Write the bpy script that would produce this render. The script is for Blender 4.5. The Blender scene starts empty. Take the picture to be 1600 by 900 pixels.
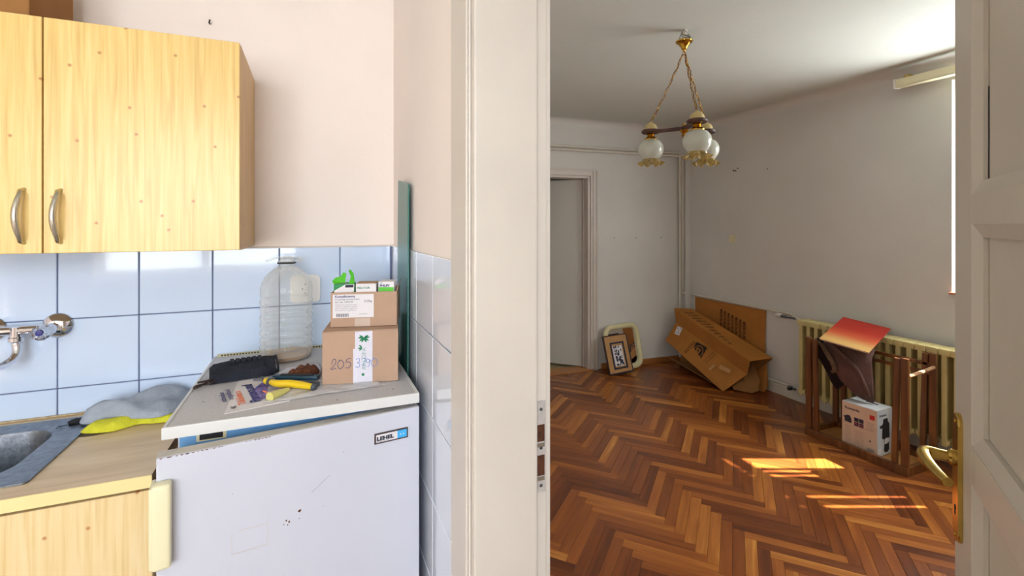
import bpy, bmesh, math, random
from mathutils import Vector, Matrix, noise
R = math.radians
random.seed(7)
scene = bpy.context.scene
COL = scene.collection

# ------------------------------------------------------------ camera
cam_d = bpy.data.cameras.new('camera'); cam = bpy.data.objects.new('camera', cam_d); COL.objects.link(cam)
cam.location = (-.2906, -1.8429, 1.46); cam.rotation_euler = (R(90), 0, R(-23))
cam_d.sensor_width = 36; cam_d.lens = 36*740/1600; cam_d.shift_y = -98/1600; cam_d.clip_start = .02
scene.camera = cam
# ------------------------------------------------------------ world
world = bpy.data.worlds.new('world'); scene.world = world; world.use_nodes = True
wn = world.node_tree; wn.nodes.clear()
wo = wn.nodes.new('ShaderNodeOutputWorld'); wb = wn.nodes.new('ShaderNodeBackground')
tc = wn.nodes.new('ShaderNodeTexCoord'); sx = wn.nodes.new('ShaderNodeSeparateXYZ'); rp = wn.nodes.new('ShaderNodeValToRGB')
mp = wn.nodes.new('ShaderNodeMapRange'); mp.inputs[1].default_value = -1
wn.links.new(tc.outputs['Generated'], sx.inputs[0]); wn.links.new(sx.outputs[2], mp.inputs[0]); wn.links.new(mp.outputs[0], rp.inputs[0])
rp.color_ramp.elements[0].position = .47; rp.color_ramp.elements[0].color = (.42, .38, .32, 1)
rp.color_ramp.elements[1].position = .53; rp.color_ramp.elements[1].color = (.72, .84, 1, 1)
wn.links.new(rp.outputs[0], wb.inputs[0]); wb.inputs[1].default_value = 2.0; wn.links.new(wb.outputs[0], wo.inputs[0])
# ------------------------------------------------------------ sun, window daylight and hall area light
def sun_dir():
    e = R(53.5); return Vector((-.918*math.cos(e), .395*math.cos(e), -math.sin(e)))
sd = bpy.data.lights.new('sun', 'SUN'); sd.energy = 44; sd.angle = R(.6); sd.color = (1, .93, .82)
so = bpy.data.objects.new('sun', sd); COL.objects.link(so); so.location = (8, -3, 9); so.rotation_euler = sun_dir().to_track_quat('-Z', 'Y').to_euler()
def area(name, loc, direction, sx_, sy_, e, color):
    l = bpy.data.lights.new(name, 'AREA'); l.shape = 'RECTANGLE'; l.size = sx_; l.size_y = sy_; l.energy = e; l.color = color
    o = bpy.data.objects.new(name, l); COL.objects.link(o); o.location = loc
    o.rotation_euler = Vector(direction).to_track_quat('-Z', 'Y').to_euler(); return o
area('daylight_kitchen', (-1.25, -3.78, 1.65), (0, 1, -.05), 1.7, 1.3, 112, (.90, .945, 1))
area('daylight_room', (3.523, -.895, 1.68), (-.97, .0436, -.12), 1.28, 1.22, 78, (.93, .98, 1))
area('hall_area', (1.0, 4.2, 2.2), (.2, -1, -.4), .8, .8, 3, (.9, .95, 1))  # area light standing inside the hall; no window is built there
scene.view_settings.view_transform = 'Standard'; scene.view_settings.look = 'None'
scene.view_settings.gamma = 1; scene.view_settings.use_curve_mapping = False
scene.view_settings.exposure = 0.0

# ------------------------------------------------------------ materials
def srgb(r, g, b):
    f = lambda v: (v/255/12.92) if v/255 <= .04045 else ((v/255+.055)/1.055)**2.4
    return (f(r), f(g), f(b), 1)
MATS = {}
def mat(name, col, rough=.6, metal=0, bump=0, bscale=60, var=0, vscale=6, spec=.5, trans=0, ior=1.45, stretch=(1, 1, 1), col2=None, coat=0, alpha=1):
    if name in MATS: return MATS[name]
    m = bpy.data.materials.new(name); m.use_nodes = True; nt = m.node_tree; b = nt.nodes['Principled BSDF']
    b.inputs['Base Color'].default_value = col; b.inputs['Roughness'].default_value = rough; b.inputs['Metallic'].default_value = metal
    b.inputs['Specular IOR Level'].default_value = spec; b.inputs['Transmission Weight'].default_value = trans; b.inputs['IOR'].default_value = ior
    b.inputs['Coat Weight'].default_value = coat; b.inputs['Alpha'].default_value = alpha
    t = nt.nodes.new('ShaderNodeTexCoord'); mpn = nt.nodes.new('ShaderNodeMapping'); mpn.inputs['Scale'].default_value = stretch
    nt.links.new(t.outputs['Object'], mpn.inputs[0])
    if var or col2:
        n = nt.nodes.new('ShaderNodeTexNoise'); n.inputs['Scale'].default_value = vscale; n.inputs['Detail'].default_value = 5
        nt.links.new(mpn.outputs[0], n.inputs[0])
        r = nt.nodes.new('ShaderNodeValToRGB'); c2 = col2 or tuple(c*(1-var) for c in col[:3])+(1,)
        r.color_ramp.elements[0].position = .35; r.color_ramp.elements[1].position = .65
        r.color_ramp.elements[0].color = c2; r.color_ramp.elements[1].color = col
        nt.links.new(n.outputs[0], r.inputs[0]); nt.links.new(r.outputs[0], b.inputs['Base Color'])
    if bump:
        n = nt.nodes.new('ShaderNodeTexNoise'); n.inputs['Scale'].default_value = bscale; n.inputs['Detail'].default_value = 4
        nt.links.new(mpn.outputs[0], n.inputs[0])
        bp = nt.nodes.new('ShaderNodeBump'); bp.inputs['Strength'].default_value = bump; bp.inputs['Distance'].default_value = .01
        nt.links.new(n.outputs[0], bp.inputs['Height']); nt.links.new(bp.outputs[0], b.inputs['Normal'])
    MATS[name] = m; return m

def mat_wood(name, ramp, axis, rand, scale=9, rough=.35, coat=0, knots=False, streak=14, island=False):
    """stretched-noise grain; axis = index of the grain direction; rand = per-piece colour variation"""
    m = bpy.data.materials.new(name); m.use_nodes = True; nt = m.node_tree; N = nt.nodes; L = nt.links; b = N['Principled BSDF']
    b.inputs['Roughness'].default_value = rough; b.inputs['Coat Weight'].default_value = coat; b.inputs['Coat Roughness'].default_value = .15
    t = N.new('ShaderNodeTexCoord'); mpn = N.new('ShaderNodeMapping'); s = [streak]*3; s[axis] = 1; mpn.inputs['Scale'].default_value = s
    L.new(t.outputs['Object'], mpn.inputs[0])
    if rand:
        if island: g = N.new('ShaderNodeNewGeometry'); ro = g.outputs['Random Per Island']
        else: g = N.new('ShaderNodeObjectInfo'); ro = g.outputs['Random']
        cm = N.new('ShaderNodeCombineXYZ'); ml = N.new('ShaderNodeMath'); ml.operation = 'MULTIPLY'; ml.inputs[1].default_value = 37
        L.new(ro, ml.inputs[0]); L.new(ml.outputs[0], cm.inputs[0]); L.new(ml.outputs[0], cm.inputs[1]); L.new(ml.outputs[0], cm.inputs[2])
        L.new(cm.outputs[0], mpn.inputs['Location'])
    n = N.new('ShaderNodeTexNoise'); n.inputs['Scale'].default_value = scale/streak*2.2; n.inputs['Detail'].default_value = 6; n.inputs['Distortion'].default_value = .6
    L.new(mpn.outputs[0], n.inputs[0])
    r = N.new('ShaderNodeValToRGB'); cr = r.color_ramp
    cr.elements[0].position, cr.elements[0].color = ramp[0]; cr.elements[1].position, cr.elements[1].color = ramp[-1]
    for p, c in ramp[1:-1]: e = cr.elements.new(p); e.color = c
    if rand:
        a = N.new('ShaderNodeMath'); a.operation = 'MULTIPLY_ADD'; a.inputs[1].default_value = rand; L.new(ro, a.inputs[0])
        q = N.new('ShaderNodeMath'); q.operation = 'MULTIPLY_ADD'; q.inputs[1].default_value = 1-rand*.55; q.inputs[2].default_value = -.12
        L.new(n.outputs[0], q.inputs[0]); L.new(q.outputs[0], a.inputs[2]); L.new(a.outputs[0], r.inputs[0])
    else: L.new(n.outputs[0], r.inputs[0])
    out = r.outputs[0]
    if knots:
        v = N.new('ShaderNodeTexVoronoi'); v.voronoi_dimensions = '2D'; v.inputs['Scale'].default_value = 8.5
        sk_ = N.new('ShaderNodeSeparateXYZ'); ck_ = N.new('ShaderNodeCombineXYZ'); L.new(t.outputs['Object'], sk_.inputs[0]); L.new(sk_.outputs[0], ck_.inputs[0]); L.new(sk_.outputs[2], ck_.inputs[1]); L.new(ck_.outputs[0], v.inputs['Vector'])
        kr = N.new('ShaderNodeValToRGB'); kr.color_ramp.elements[0].position = .015; kr.color_ramp.elements[1].position = .045
        kr.color_ramp.elements[0].color = (1, 1, 1, 1); kr.color_ramp.elements[1].color = (0, 0, 0, 1)
        L.new(v.outputs['Distance'], kr.inputs[0])
        mx = N.new('ShaderNodeMixRGB'); mx.inputs[2].default_value = srgb(176, 100, 50); mf = N.new('ShaderNodeMath'); mf.operation = 'MULTIPLY'; mf.inputs[1].default_value = .8
        L.new(kr.outputs[0], mf.inputs[0]); L.new(mf.outputs[0], mx.inputs[0]); L.new(out, mx.inputs[1]); out = mx.outputs[0]
    L.new(out, b.inputs['Base Color'])
    bp = N.new('ShaderNodeBump'); bp.inputs['Strength'].default_value = .12; bp.inputs['Distance'].default_value = .004
    L.new(n.outputs[0], bp.inputs['Height']); L.new(bp.outputs[0], b.inputs['Normal'])
    return m

M_kwall = mat('plaster_kitchen', srgb(249, 237, 229), .85, bump=.12, bscale=35, var=.05, vscale=2.5)
M_rwall = mat('plaster_room', srgb(224, 222, 216), .85, bump=.15, bscale=30, var=.07, vscale=1.8)
M_ceil = mat('plaster_ceiling', srgb(216, 220, 212), .9, bump=.12, bscale=22, var=.04, vscale=1.2)
M_tile = mat('glazed_tile_blue', srgb(208, 226, 250), .08, bump=.03, bscale=7, var=.05, vscale=3, coat=.3)
M_tile2 = mat('glazed_tile_white', srgb(226, 230, 240), .08, bump=.03, bscale=7, var=.04, vscale=3, coat=.3)
M_grout = mat('grout', srgb(112, 120, 150), .9, bump=.3, bscale=200)
M_cream = mat('cream_paint', srgb(216, 207, 196), .42, bump=.1, bscale=25, var=.06, vscale=4)
M_doorp = mat('door_paint', srgb(206, 198, 184), .4, bump=.12, bscale=18, var=.05, vscale=3)
M_white = mat('white_enamel', srgb(206, 208, 220), .22, bump=.02, bscale=8, var=.02, vscale=3)
M_wplastic = mat('white_plastic', srgb(232, 230, 222), .4, var=.03)
M_ivory = mat('ivory_plastic', srgb(236, 228, 190), .35, var=.04)
M_lam = mat('grey_laminate', srgb(206, 204, 206), .5, bump=.2, bscale=400, var=.12, vscale=240)
M_liner = mat('blue_liner', srgb(120, 178, 232), .35, var=.05)
M_dark = mat('dark_rubber', srgb(40, 38, 40), .7, var=.2)
M_black = mat('black_fabric', srgb(34, 38, 50), .85, bump=.6, bscale=180, var=.3, vscale=30)
M_chrome = mat('chrome', srgb(225, 225, 230), .08, 1)
M_steel = mat('brushed_steel', srgb(142, 150, 160), .36, 1, bump=.06, bscale=220, var=.35, vscale=60)
M_brass = mat('brass', srgb(212, 178, 96), .25, 1, var=.25, vscale=20)
M_gold = mat('gold', srgb(205, 160, 62), .2, 1, var=.2, vscale=30)
M_crystal = mat('clear_acrylic', (.95, .97, 1, 1), .03, trans=1, ior=1.4)
M_card = mat('cardboard', srgb(186, 154, 130), .85, bump=.15, bscale=60, var=.08, vscale=8)
M_card2 = mat('brown_cardboard', srgb(186, 122, 52), .75, bump=.2, bscale=14, var=.16, vscale=5)
M_card3 = mat('brown_cardboard_inner', srgb(160, 112, 62), .85, bump=.2, bscale=14, var=.2, vscale=5)
M_paper = mat('white_paper', srgb(226, 222, 224), .7, var=.03)
M_ink = mat('dark_ink', srgb(46, 48, 66), .7)
M_inkb = mat('blue_ink', srgb(52, 52, 110), .6)
M_inkk = mat('brown_ink', srgb(84, 50, 22), .8)
M_inkg = mat('grey_ink', srgb(140, 138, 146), .8)
M_green = mat('green_carton', srgb(84, 190, 40), .5, var=.1, vscale=20)
M_green2 = mat('dark_green_carton', srgb(24, 138, 74), .5, var=.1)
M_tape = mat('printed_tape', srgb(222, 220, 232), .25, var=.08, vscale=40, coat=.4)
M_leafp = mat('green_print', srgb(30, 128, 84), .6)
M_grey = mat('grey_microfibre', srgb(168, 178, 192), .95, bump=.4, bscale=260, var=.12, vscale=40)
M_yel = mat('yellow_cloth', srgb(226, 226, 60), .9, bump=.6, bscale=240, var=.15, vscale=30)
M_yplas = mat('yellow_plastic', srgb(232, 196, 28), .35, var=.06)
M_pyel = mat('pale_yellow_plastic', srgb(222, 214, 128), .4, var=.06)
M_teal = mat('teal_plastic', srgb(30, 66, 84), .45, var=.1)
M_purp = mat('purple_print', srgb(62, 52, 130), .5, col2=srgb(150, 130, 190), vscale=60)
M_orange = mat('orange_print', srgb(240, 128, 80), .6)
M_blue = mat('sky_blue_print', srgb(70, 176, 236), .4)
M_film = mat('clear_film', (.96, .96, .98, 1), .15, trans=.0, alpha=.38, bump=.5, bscale=30)
M_brownrag = mat('brown_rag', srgb(112, 66, 40), .95, bump=1, bscale=120, var=.4, vscale=60)
M_glassg = mat('green_glass_edge', srgb(70, 124, 116), .3, var=.12, vscale=4, spec=.4)
M_mirror = mat('mirror', (.85, .85, .85, 1), .02, 1)
M_cframe = mat('cream_plastic', srgb(226, 216, 168), .35, var=.06, vscale=10)
M_navy = mat('navy_trim', srgb(24, 26, 58), .5)
M_pfr = mat('tan_frame', srgb(190, 142, 84), .45, var=.15, vscale=20)
M_pdk = mat('dark_wood_edge', srgb(58, 30, 22), .4)
M_rad = mat('radiator_cream', srgb(220, 204, 142), .4, bump=.1, bscale=30, var=.12, vscale=10)
M_pipe = mat('painted_pipe', srgb(224, 218, 204), .5, var=.08)
M_jack = mat('brown_suede', srgb(104, 76, 68), .95, bump=.4, bscale=40, var=.25, vscale=9)
M_fur = mat('tan_fleece', srgb(120, 96, 74), 1, bump=1, bscale=90, var=.4, vscale=80)
M_jdark = mat('dark_lining', srgb(34, 26, 28), .95, bump=.3, bscale=40)
M_hallfl = mat('hall_vinyl', srgb(176, 160, 120), .5, var=.2, vscale=30)
M_opal = mat('opal_glass', srgb(226, 226, 212), .12, trans=.35, ior=1.3, var=.06, vscale=8, coat=.5)
M_amber = mat('amber_glass', srgb(222, 196, 120), .1, trans=.55, ior=1.35, var=.2, vscale=30, coat=.5)
M_dwood = mat_wood('dark_lamp_wood', [(.3, srgb(44, 22, 18)), (.7, srgb(84, 46, 34))], 0, 0, coat=.1, rough=.5)
M_pine = mat_wood('pine_laminate', [(.2, srgb(206, 164, 90)), (.45, srgb(226, 190, 114)), (.6, srgb(233, 201, 127)), (.8, srgb(237, 209, 144))], 2, 0, scale=44, rough=.32, knots=True, streak=26)
M_pine2 = mat_wood('pale_pine_laminate', [(.2, srgb(218, 184, 124)), (.5, srgb(233, 208, 156)), (.8, srgb(238, 217, 176))], 2, 0, scale=44, rough=.35, knots=True, streak=26)
M_pineside = mat('pine_side', srgb(214, 178, 128), .5, var=.14, vscale=12, stretch=(4, 4, .5))
M_counter = mat_wood('worktop_laminate', [(.25, srgb(206, 178, 138)), (.6, srgb(226, 202, 164)), (.8, srgb(232, 212, 178))], 0, 0, scale=12, rough=.38, streak=8)
M_edge = mat('worktop_edge', srgb(240, 222, 160), .4, var=.06)
PR = [(.10, srgb(84, 38, 16)), (.36, srgb(120, 62, 26)), (.62, srgb(148, 82, 34)), (.80, srgb(174, 106, 44)), (.98, srgb(214, 150, 72))]
M_plank = mat_wood('parquet_oak', PR, 0, .62, scale=16, rough=.3, coat=.12, streak=12)
M_plank_i = mat_wood('parquet_oak_far', PR, 0, .62, scale=16, rough=.3, coat=.12, streak=12, island=True)
M_twood = mat_wood('reddish_table_wood', [(.25, srgb(84, 46, 22)), (.6, srgb(122, 76, 38)), (.8, srgb(146, 96, 52))], 2, 0, scale=14, rough=.35, coat=.3, streak=12)
M_thr = mat_wood('threshold_oak', [(.25, srgb(150, 92, 44)), (.7, srgb(190, 130, 72))], 0, 0, rough=.4)
M_glass = bpy.data.materials.new('window_pane'); M_glass.use_nodes = True
_n = M_glass.node_tree; _n.nodes.clear(); _o = _n.nodes.new('ShaderNodeOutputMaterial'); _m = _n.nodes.new('ShaderNodeMixShader'); _m.inputs[0].default_value = .08
_t = _n.nodes.new('ShaderNodeBsdfTransparent'); _g = _n.nodes.new('ShaderNodeBsdfGlossy'); _g.inputs['Roughness'].default_value = .02
_n.links.new(_t.outputs[0], _m.inputs[1]); _n.links.new(_g.outputs[0], _m.inputs[2]); _n.links.new(_m.outputs[0], _o.inputs[0])
def mat_bottle():
    m = bpy.data.materials.new('clear_pet'); m.use_nodes = True; nt = m.node_tree; nt.nodes.clear()
    o = nt.nodes.new('ShaderNodeOutputMaterial'); mx = nt.nodes.new('ShaderNodeMixShader'); lw = nt.nodes.new('ShaderNodeLayerWeight'); lw.inputs[0].default_value = .35
    ma = nt.nodes.new('ShaderNodeMath'); ma.operation = 'MULTIPLY_ADD'; ma.inputs[1].default_value = .6; ma.inputs[2].default_value = .12
    t = nt.nodes.new('ShaderNodeBsdfTransparent'); t.inputs[0].default_value = (.95, .95, .93, 1)
    g = nt.nodes.new('ShaderNodeBsdfPrincipled'); g.inputs['Base Color'].default_value = (.9, .9, .88, 1); g.inputs['Roughness'].default_value = .04; g.inputs['Coat Weight'].default_value = 1
    nt.links.new(lw.outputs['Facing'], ma.inputs[0]); nt.links.new(ma.outputs[0], mx.inputs[0])
    nt.links.new(t.outputs[0], mx.inputs[1]); nt.links.new(g.outputs[0], mx.inputs[2]); nt.links.new(mx.outputs[0], o.inputs[0]); return m
M_pet = mat_bottle()

# ------------------------------------------------------------ mesh helpers
def NB(): return bmesh.new()
def box(bm, a, b, bev=0, rot=None, seg=2):
    """axis box from corner a to corner b, optional bevel and matrix"""
    c = [(a[i]+b[i])/2 for i in range(3)]; s = [abs(b[i]-a[i]) for i in range(3)]
    t = bmesh.new(); bmesh.ops.create_cube(t, size=1); bmesh.ops.scale(t, vec=s, verts=t.verts)
    if bev: bmesh.ops.bevel(t, geom=t.edges[:], offset=bev, segments=seg, affect='EDGES', profile=.6)
    bmesh.ops.translate(t, vec=c, verts=t.verts)
    if rot is not None: bmesh.ops.transform(t, matrix=rot, verts=t.verts)
    join(bm, t); return bm
def join(bm, t):
    me = bpy.data.meshes.new('t'); t.to_mesh(me); t.free(); bm.from_mesh(me); bpy.data.meshes.remove(me)
def lathe(bm, prof, seg=32, mtx=None, close=False):
    """revolve (radius, z) profile around z"""
    rings = []
    for r, z in prof:
        if r < 1e-5: rings.append([bm.verts.new((0, 0, z))])
        else: rings.append([bm.verts.new((r*math.cos(2*math.pi*k/seg), r*math.sin(2*math.pi*k/seg), z)) for k in range(seg)])
    for a, b in zip(rings, rings[1:]):
        for k in range(seg):
            q = [a[k % len(a)], a[(k+1) % len(a)], b[(k+1) % len(b)], b[k % len(b)]]
            u = []
            for v in q:
                if v not in u: u.append(v)
            if len(u) > 2: bm.faces.new(u)
    if mtx is not None: bmesh.ops.transform(bm, matrix=mtx, verts=[v for r in rings for v in r])
    return bm
def tube(bm, pts, rad, seg=10, closed=False):
    """swept tube along points; rad number or list"""
    pts = [Vector(p) for p in pts]; n = len(pts); rings = []
    up = Vector((0, 0, 1))
    prev = None
    for i, p in enumerate(pts):
        if closed: t = (pts[(i+1) % n]-pts[i-1]).normalized()
        else: t = (pts[min(i+1, n-1)]-pts[max(i-1, 0)]).normalized()
        if prev is None:
            a = up if abs(t.dot(up)) < .95 else Vector((1, 0, 0)); u = t.cross(a).normalized()
        else: u = (prev - t*prev.dot(t)).normalized()
        prev = u; v = t.cross(u); r = rad[i] if isinstance(rad, (list, tuple)) else rad
        rings.append([bm.verts.new(p+(u*math.cos(2*math.pi*k/seg)+v*math.sin(2*math.pi*k/seg))*r) for k in range(seg)])
    m = n if closed else n-1
    for i in range(m):
        a, b = rings[i], rings[(i+1) % n]
        for k in range(seg): bm.faces.new([a[k], a[(k+1) % seg], b[(k+1) % seg], b[k]])
    if not closed: bm.faces.new(rings[0][::-1]); bm.faces.new(rings[-1])
    return bm
def bez(p, n=14):
    """smooth curve through control points (Catmull-Rom)"""
    P = [Vector(q) for q in p]; P = [P[0]*2-P[1]]+P+[P[-1]*2-P[-2]]; out = []
    for i in range(1, len(P)-2):
        for k in range(n):
            t = k/n; a, b, c, d = P[i-1:i+3]
            out.append(.5*((2*b)+(c-a)*t+(2*a-5*b+4*c-d)*t*t+(3*b-a-3*c+d)*t**3))
    return out+[P[-2]]
def prism(bm, pts2, z0, z1, mtx=None):
    a = [bm.verts.new((x, y, z0)) for x, y in pts2]; b = [bm.verts.new((x, y, z1)) for x, y in pts2]; n = len(a)
    bm.faces.new(a[::-1]); bm.faces.new(b)
    for i in range(n): bm.faces.new([a[i], a[(i+1) % n], b[(i+1) % n], b[i]])
    if mtx is not None: bmesh.ops.transform(bm, matrix=mtx, verts=a+b)
    return bm
def sheet(bm, verts, faces, th):
    """folded sheet given real thickness"""
    t = bmesh.new(); v = [t.verts.new(p) for p in verts]
    for f in faces: t.faces.new([v[i] for i in f])
    bmesh.ops.recalc_face_normals(t, faces=t.faces[:]); bmesh.ops.solidify(t, geom=t.faces[:], thickness=th); join(bm, t); return bm
def rrect(w, h, r, n=6, cx=0, cy=0):
    o = []
    for k, (sx_, sy_) in enumerate(((1, 1), (-1, 1), (-1, -1), (1, -1))):
        for i in range(n+1):
            a = math.pi/2*(k+i/n); o.append((cx+sx_*(w/2-r)+r*math.cos(a), cy+sy_*(h/2-r)+r*math.sin(a)))
    return o
def lump(bm, outline, z0, h, rings=9, sub=6, amp=.3, freq=18, seed=0, base=0.003, power=.55):
    """crumpled cloth pile: smooth outline, domed and folded"""
    P = [Vector((x, y, 0)) for x, y in outline]; n = len(P); O = []
    for i in range(n):
        a, b, c, d = P[i-1], P[i], P[(i+1) % n], P[(i+2) % n]
        for k in range(sub):
            t = k/sub; O.append(.5*((2*b)+(c-a)*t+(2*a-5*b+4*c-d)*t*t+(3*b-a-3*c+d)*t**3))
    c = sum(O, Vector())/len(O); R_ = []
    for j in range(rings+1):
        f = 1-j/rings; ring = []
        for p in O:
            q = c+(p-c)*f; hh = h*(1-f**2.5)**power
            nz = noise.noise(Vector((q.x*freq, q.y*freq, seed)))*amp*h*min(1, 2.5*(1-f)+.15)
            ring.append(bm.verts.new((q.x, q.y, z0+base+max(hh+nz, 0))))
            if f < 1e-4: break
        R_.append(ring)
    bot = [bm.verts.new((p.x, p.y, z0)) for p in O]; bm.faces.new(bot[::-1])
    R_ = [bot]+R_
    for a, b in zip(R_, R_[1:]):
        for k in range(len(O)):
            q = [a[k], a[(k+1) % len(a)], b[(k+1) % len(b)], b[k % len(b)]]; u = []
            for v in q:
                if v not in u: u.append(v)
            if len(u) > 2: bm.faces.new(u)
    return bm

def obj(name, bm, m, parent=None, label=None, cat=None, group=None, kind=None, loc=None, rz=0, smooth=False, mtx=None):
    bmesh.ops.recalc_face_normals(bm, faces=bm.faces[:])
    me = bpy.data.meshes.new(name); bm.to_mesh(me); bm.free()
    if smooth:
        for p in me.polygons: p.use_smooth = True
        if smooth != 'all': me.set_sharp_from_angle(angle=R(38))
    if isinstance(m, (list, tuple)):
        for x in m: me.materials.append(x)
    else: me.materials.append(m)
    o = bpy.data.objects.new(name, me); COL.objects.link(o)
    if parent: o.parent = parent
    if loc is not None: o.location = loc
    if rz: o.rotation_euler = (0, 0, rz)
    if mtx is not None: o.matrix_local = mtx
    tag(o, label, cat, group, kind); return o
def tag(o, label=None, cat=None, group=None, kind=None):
    for k, v in (('label', label), ('category', cat), ('group', group), ('kind', kind)):
        if v: o[k] = v
def thing(name, label, cat, loc=(0, 0, 0), rz=0, group=None, mtx=None):
    o = bpy.data.objects.new(name, None); COL.objects.link(o); o.location = loc; o.rotation_euler = (0, 0, rz); o.empty_display_size = .05
    if mtx is not None: o.matrix_world = mtx
    tag(o, label, cat, group); return o
def struct(name, bm, m, label, parent=None, **k): return obj(name, bm, m, parent, label=label, cat=None, kind='structure', **k)
def text(body, size, m, parent, mtx, name='printed_text', align='LEFT', bold=0, sx_=1, label=None):
    c = bpy.data.curves.new('txt', 'FONT'); c.body = body; c.size = size; c.align_x = align; c.extrude = .00012; c.offset = bold; c.resolution_u = 3
    t = bpy.data.objects.new('txt', c); COL.objects.link(t); dg = bpy.context.evaluated_depsgraph_get()
    me = bpy.data.meshes.new_from_object(t.evaluated_get(dg)); bpy.data.objects.remove(t); bpy.data.curves.remove(c)
    me.materials.clear(); me.materials.append(m); me.transform(Matrix.Diagonal((sx_, 1, 1, 1))); me.name = name
    o = bpy.data.objects.new(name, me); COL.objects.link(o); o.parent = parent; o.matrix_local = mtx
    if label: o['label'] = label
    return o
def frame_m(o, x, y):
    """matrix with given origin, local x and y directions"""
    x = Vector(x).normalized(); y = Vector(y); y = (y-x*y.dot(x)).normalized(); z = x.cross(y); m = Matrix.Identity(4)
    for i in range(3): m[i][0] = x[i]; m[i][1] = y[i]; m[i][2] = z[i]; m[i][3] = o[i]
    return m
def flat(bm, mtx, x0, y0, x1, y1, th=.0003):
    return box(bm, (x0, y0, 0), (x1, y1, th), rot=mtx)

# ============================================================ SETTING
CH = 2.51
KD = .998    # distance of the door jamb from the corner
FC = Vector((3.497, 2.166, 0))
FR = R(176)      # far wall frame: x leftwards, y into the room
RR = R(87.5)     # right wall frame: x away from the camera, y into the room
# kitchen shell
b = NB(); box(b, (-2.75, 0, 0), (0, .16, CH)); wall_back = struct('wall_back', b, M_kwall, 'pink-tinted white kitchen wall behind the cabinets with blue tiles at its foot')
b = NB(); box(b, (0, -KD+.0, 0), (.138, 2.62, CH)); box(b, (0, -3.75, 0), (.138, -1.80, CH)); box(b, (0, -1.80, 2.02), (.138, -KD, CH))
wall_right = struct('wall_partition', b, M_kwall, 'partition wall between kitchen and parquet room, with the doorway')
b = NB(); box(b, (-2.75, -3.75, 0), (-2.6, 0, CH)); struct('wall_left', b, M_kwall, 'kitchen side wall out of view on the left')
b = NB(); box(b, (-2.6, -3.75, 0), (-2.1, -3.6, CH)); box(b, (-.4, -3.75, 0), (0, -3.6, CH)); box(b, (-2.1, -3.75, 0), (-.4, -3.6, 1.0)); box(b, (-2.1, -3.75, 2.3), (-.4, -3.6, CH))
struct('wall_front', b, M_kwall, 'kitchen window wall behind the viewer')
b = NB()
for x0, x1 in ((-2.1, -2.04), (-1.28, -1.22), (-.46, -.4)): box(b, (x0, -3.72, 1.0), (x1, -3.66, 2.3), .004)
for z0, z1 in ((1.0, 1.06), (1.62, 1.66), (2.24, 2.3)): box(b, (-2.1, -3.718, z0), (-.4, -3.662, z1), .004)
w1 = struct('window_1', b, M_cream, 'painted kitchen window frame with panes behind the viewer')
b = NB(); box(b, (-2.08, -3.692, 1.02), (-.42, -3.688, 2.28)); obj('pane', b, M_glass, w1)
b = NB(); box(b, (-2.75, -3.75, CH), (3.72, 5.2, CH+.1)); struct('ceiling', b, M_ceil, 'white plaster ceiling with a soft glow near the window')
b = NB(); box(b, (-2.75, -3.75, -.1), (.07, .16, -.012)); struct('floor', b, mat('kitchen_floor', srgb(150, 140, 128), .5, var=.1), 'kitchen floor below the counter and fridge')

# tiles
def tile_mesh(name, w, h, t=.007):
    b = NB(); box(b, (0, 0, 0), (w, t, h), .0016, seg=1); bmesh.ops.recalc_face_normals(b, faces=b.faces[:]); me = bpy.data.meshes.new(name); b.to_mesh(me); b.free(); return me
TH, TG = .2035, .0035
def place_tiles(parent, edges, rows, m, backw):
    ms = {}
    z = 1.383
    for j in range(rows):
        for a, c in zip(edges, edges[1:]):
            w = abs(c-a)-TG; k = round(w, 4)
            if k not in ms: ms[k] = tile_mesh('tile', w, TH); ms[k].materials.append(m)
            o = bpy.data.objects.new('tile', ms[k]); COL.objects.link(o); o.parent = parent
            tl = (random.uniform(-.0025, .0025), 0, 0)
            if backw: o.location = (c+TG/2, -.0085, z-TH-.0001); o.rotation_euler = (tl[0], 0, random.uniform(-.002, .002))
            else: o.location = (-.0085, a-TG/2, z-TH-.0001); o.rotation_euler = (tl[0], 0, R(-90)+random.uniform(-.002, .002))
        z -= TH+TG
b = NB(); box(b, (-1.9, -.004, .50), (0, 0, 1.380)); obj('grout', b, M_grout, wall_back)
place_tiles(wall_back, [-.012]+[-.193-.199*k for k in range(8)], 4, M_tile, True)
b = NB(); box(b, (-.004, -.862, .30), (0, -.004, 1.380)); obj('grout', b, M_grout, wall_right)
place_tiles(wall_right, [-.012, -.065, -.265, -.465, -.665, -.862], 5, M_tile2, False)
b = NB(); box(b, (-1.9, -.012, 1.3805), (-.004, 0, 1.386), .001); obj('tile_edge', b, M_cream, wall_back)

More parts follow.
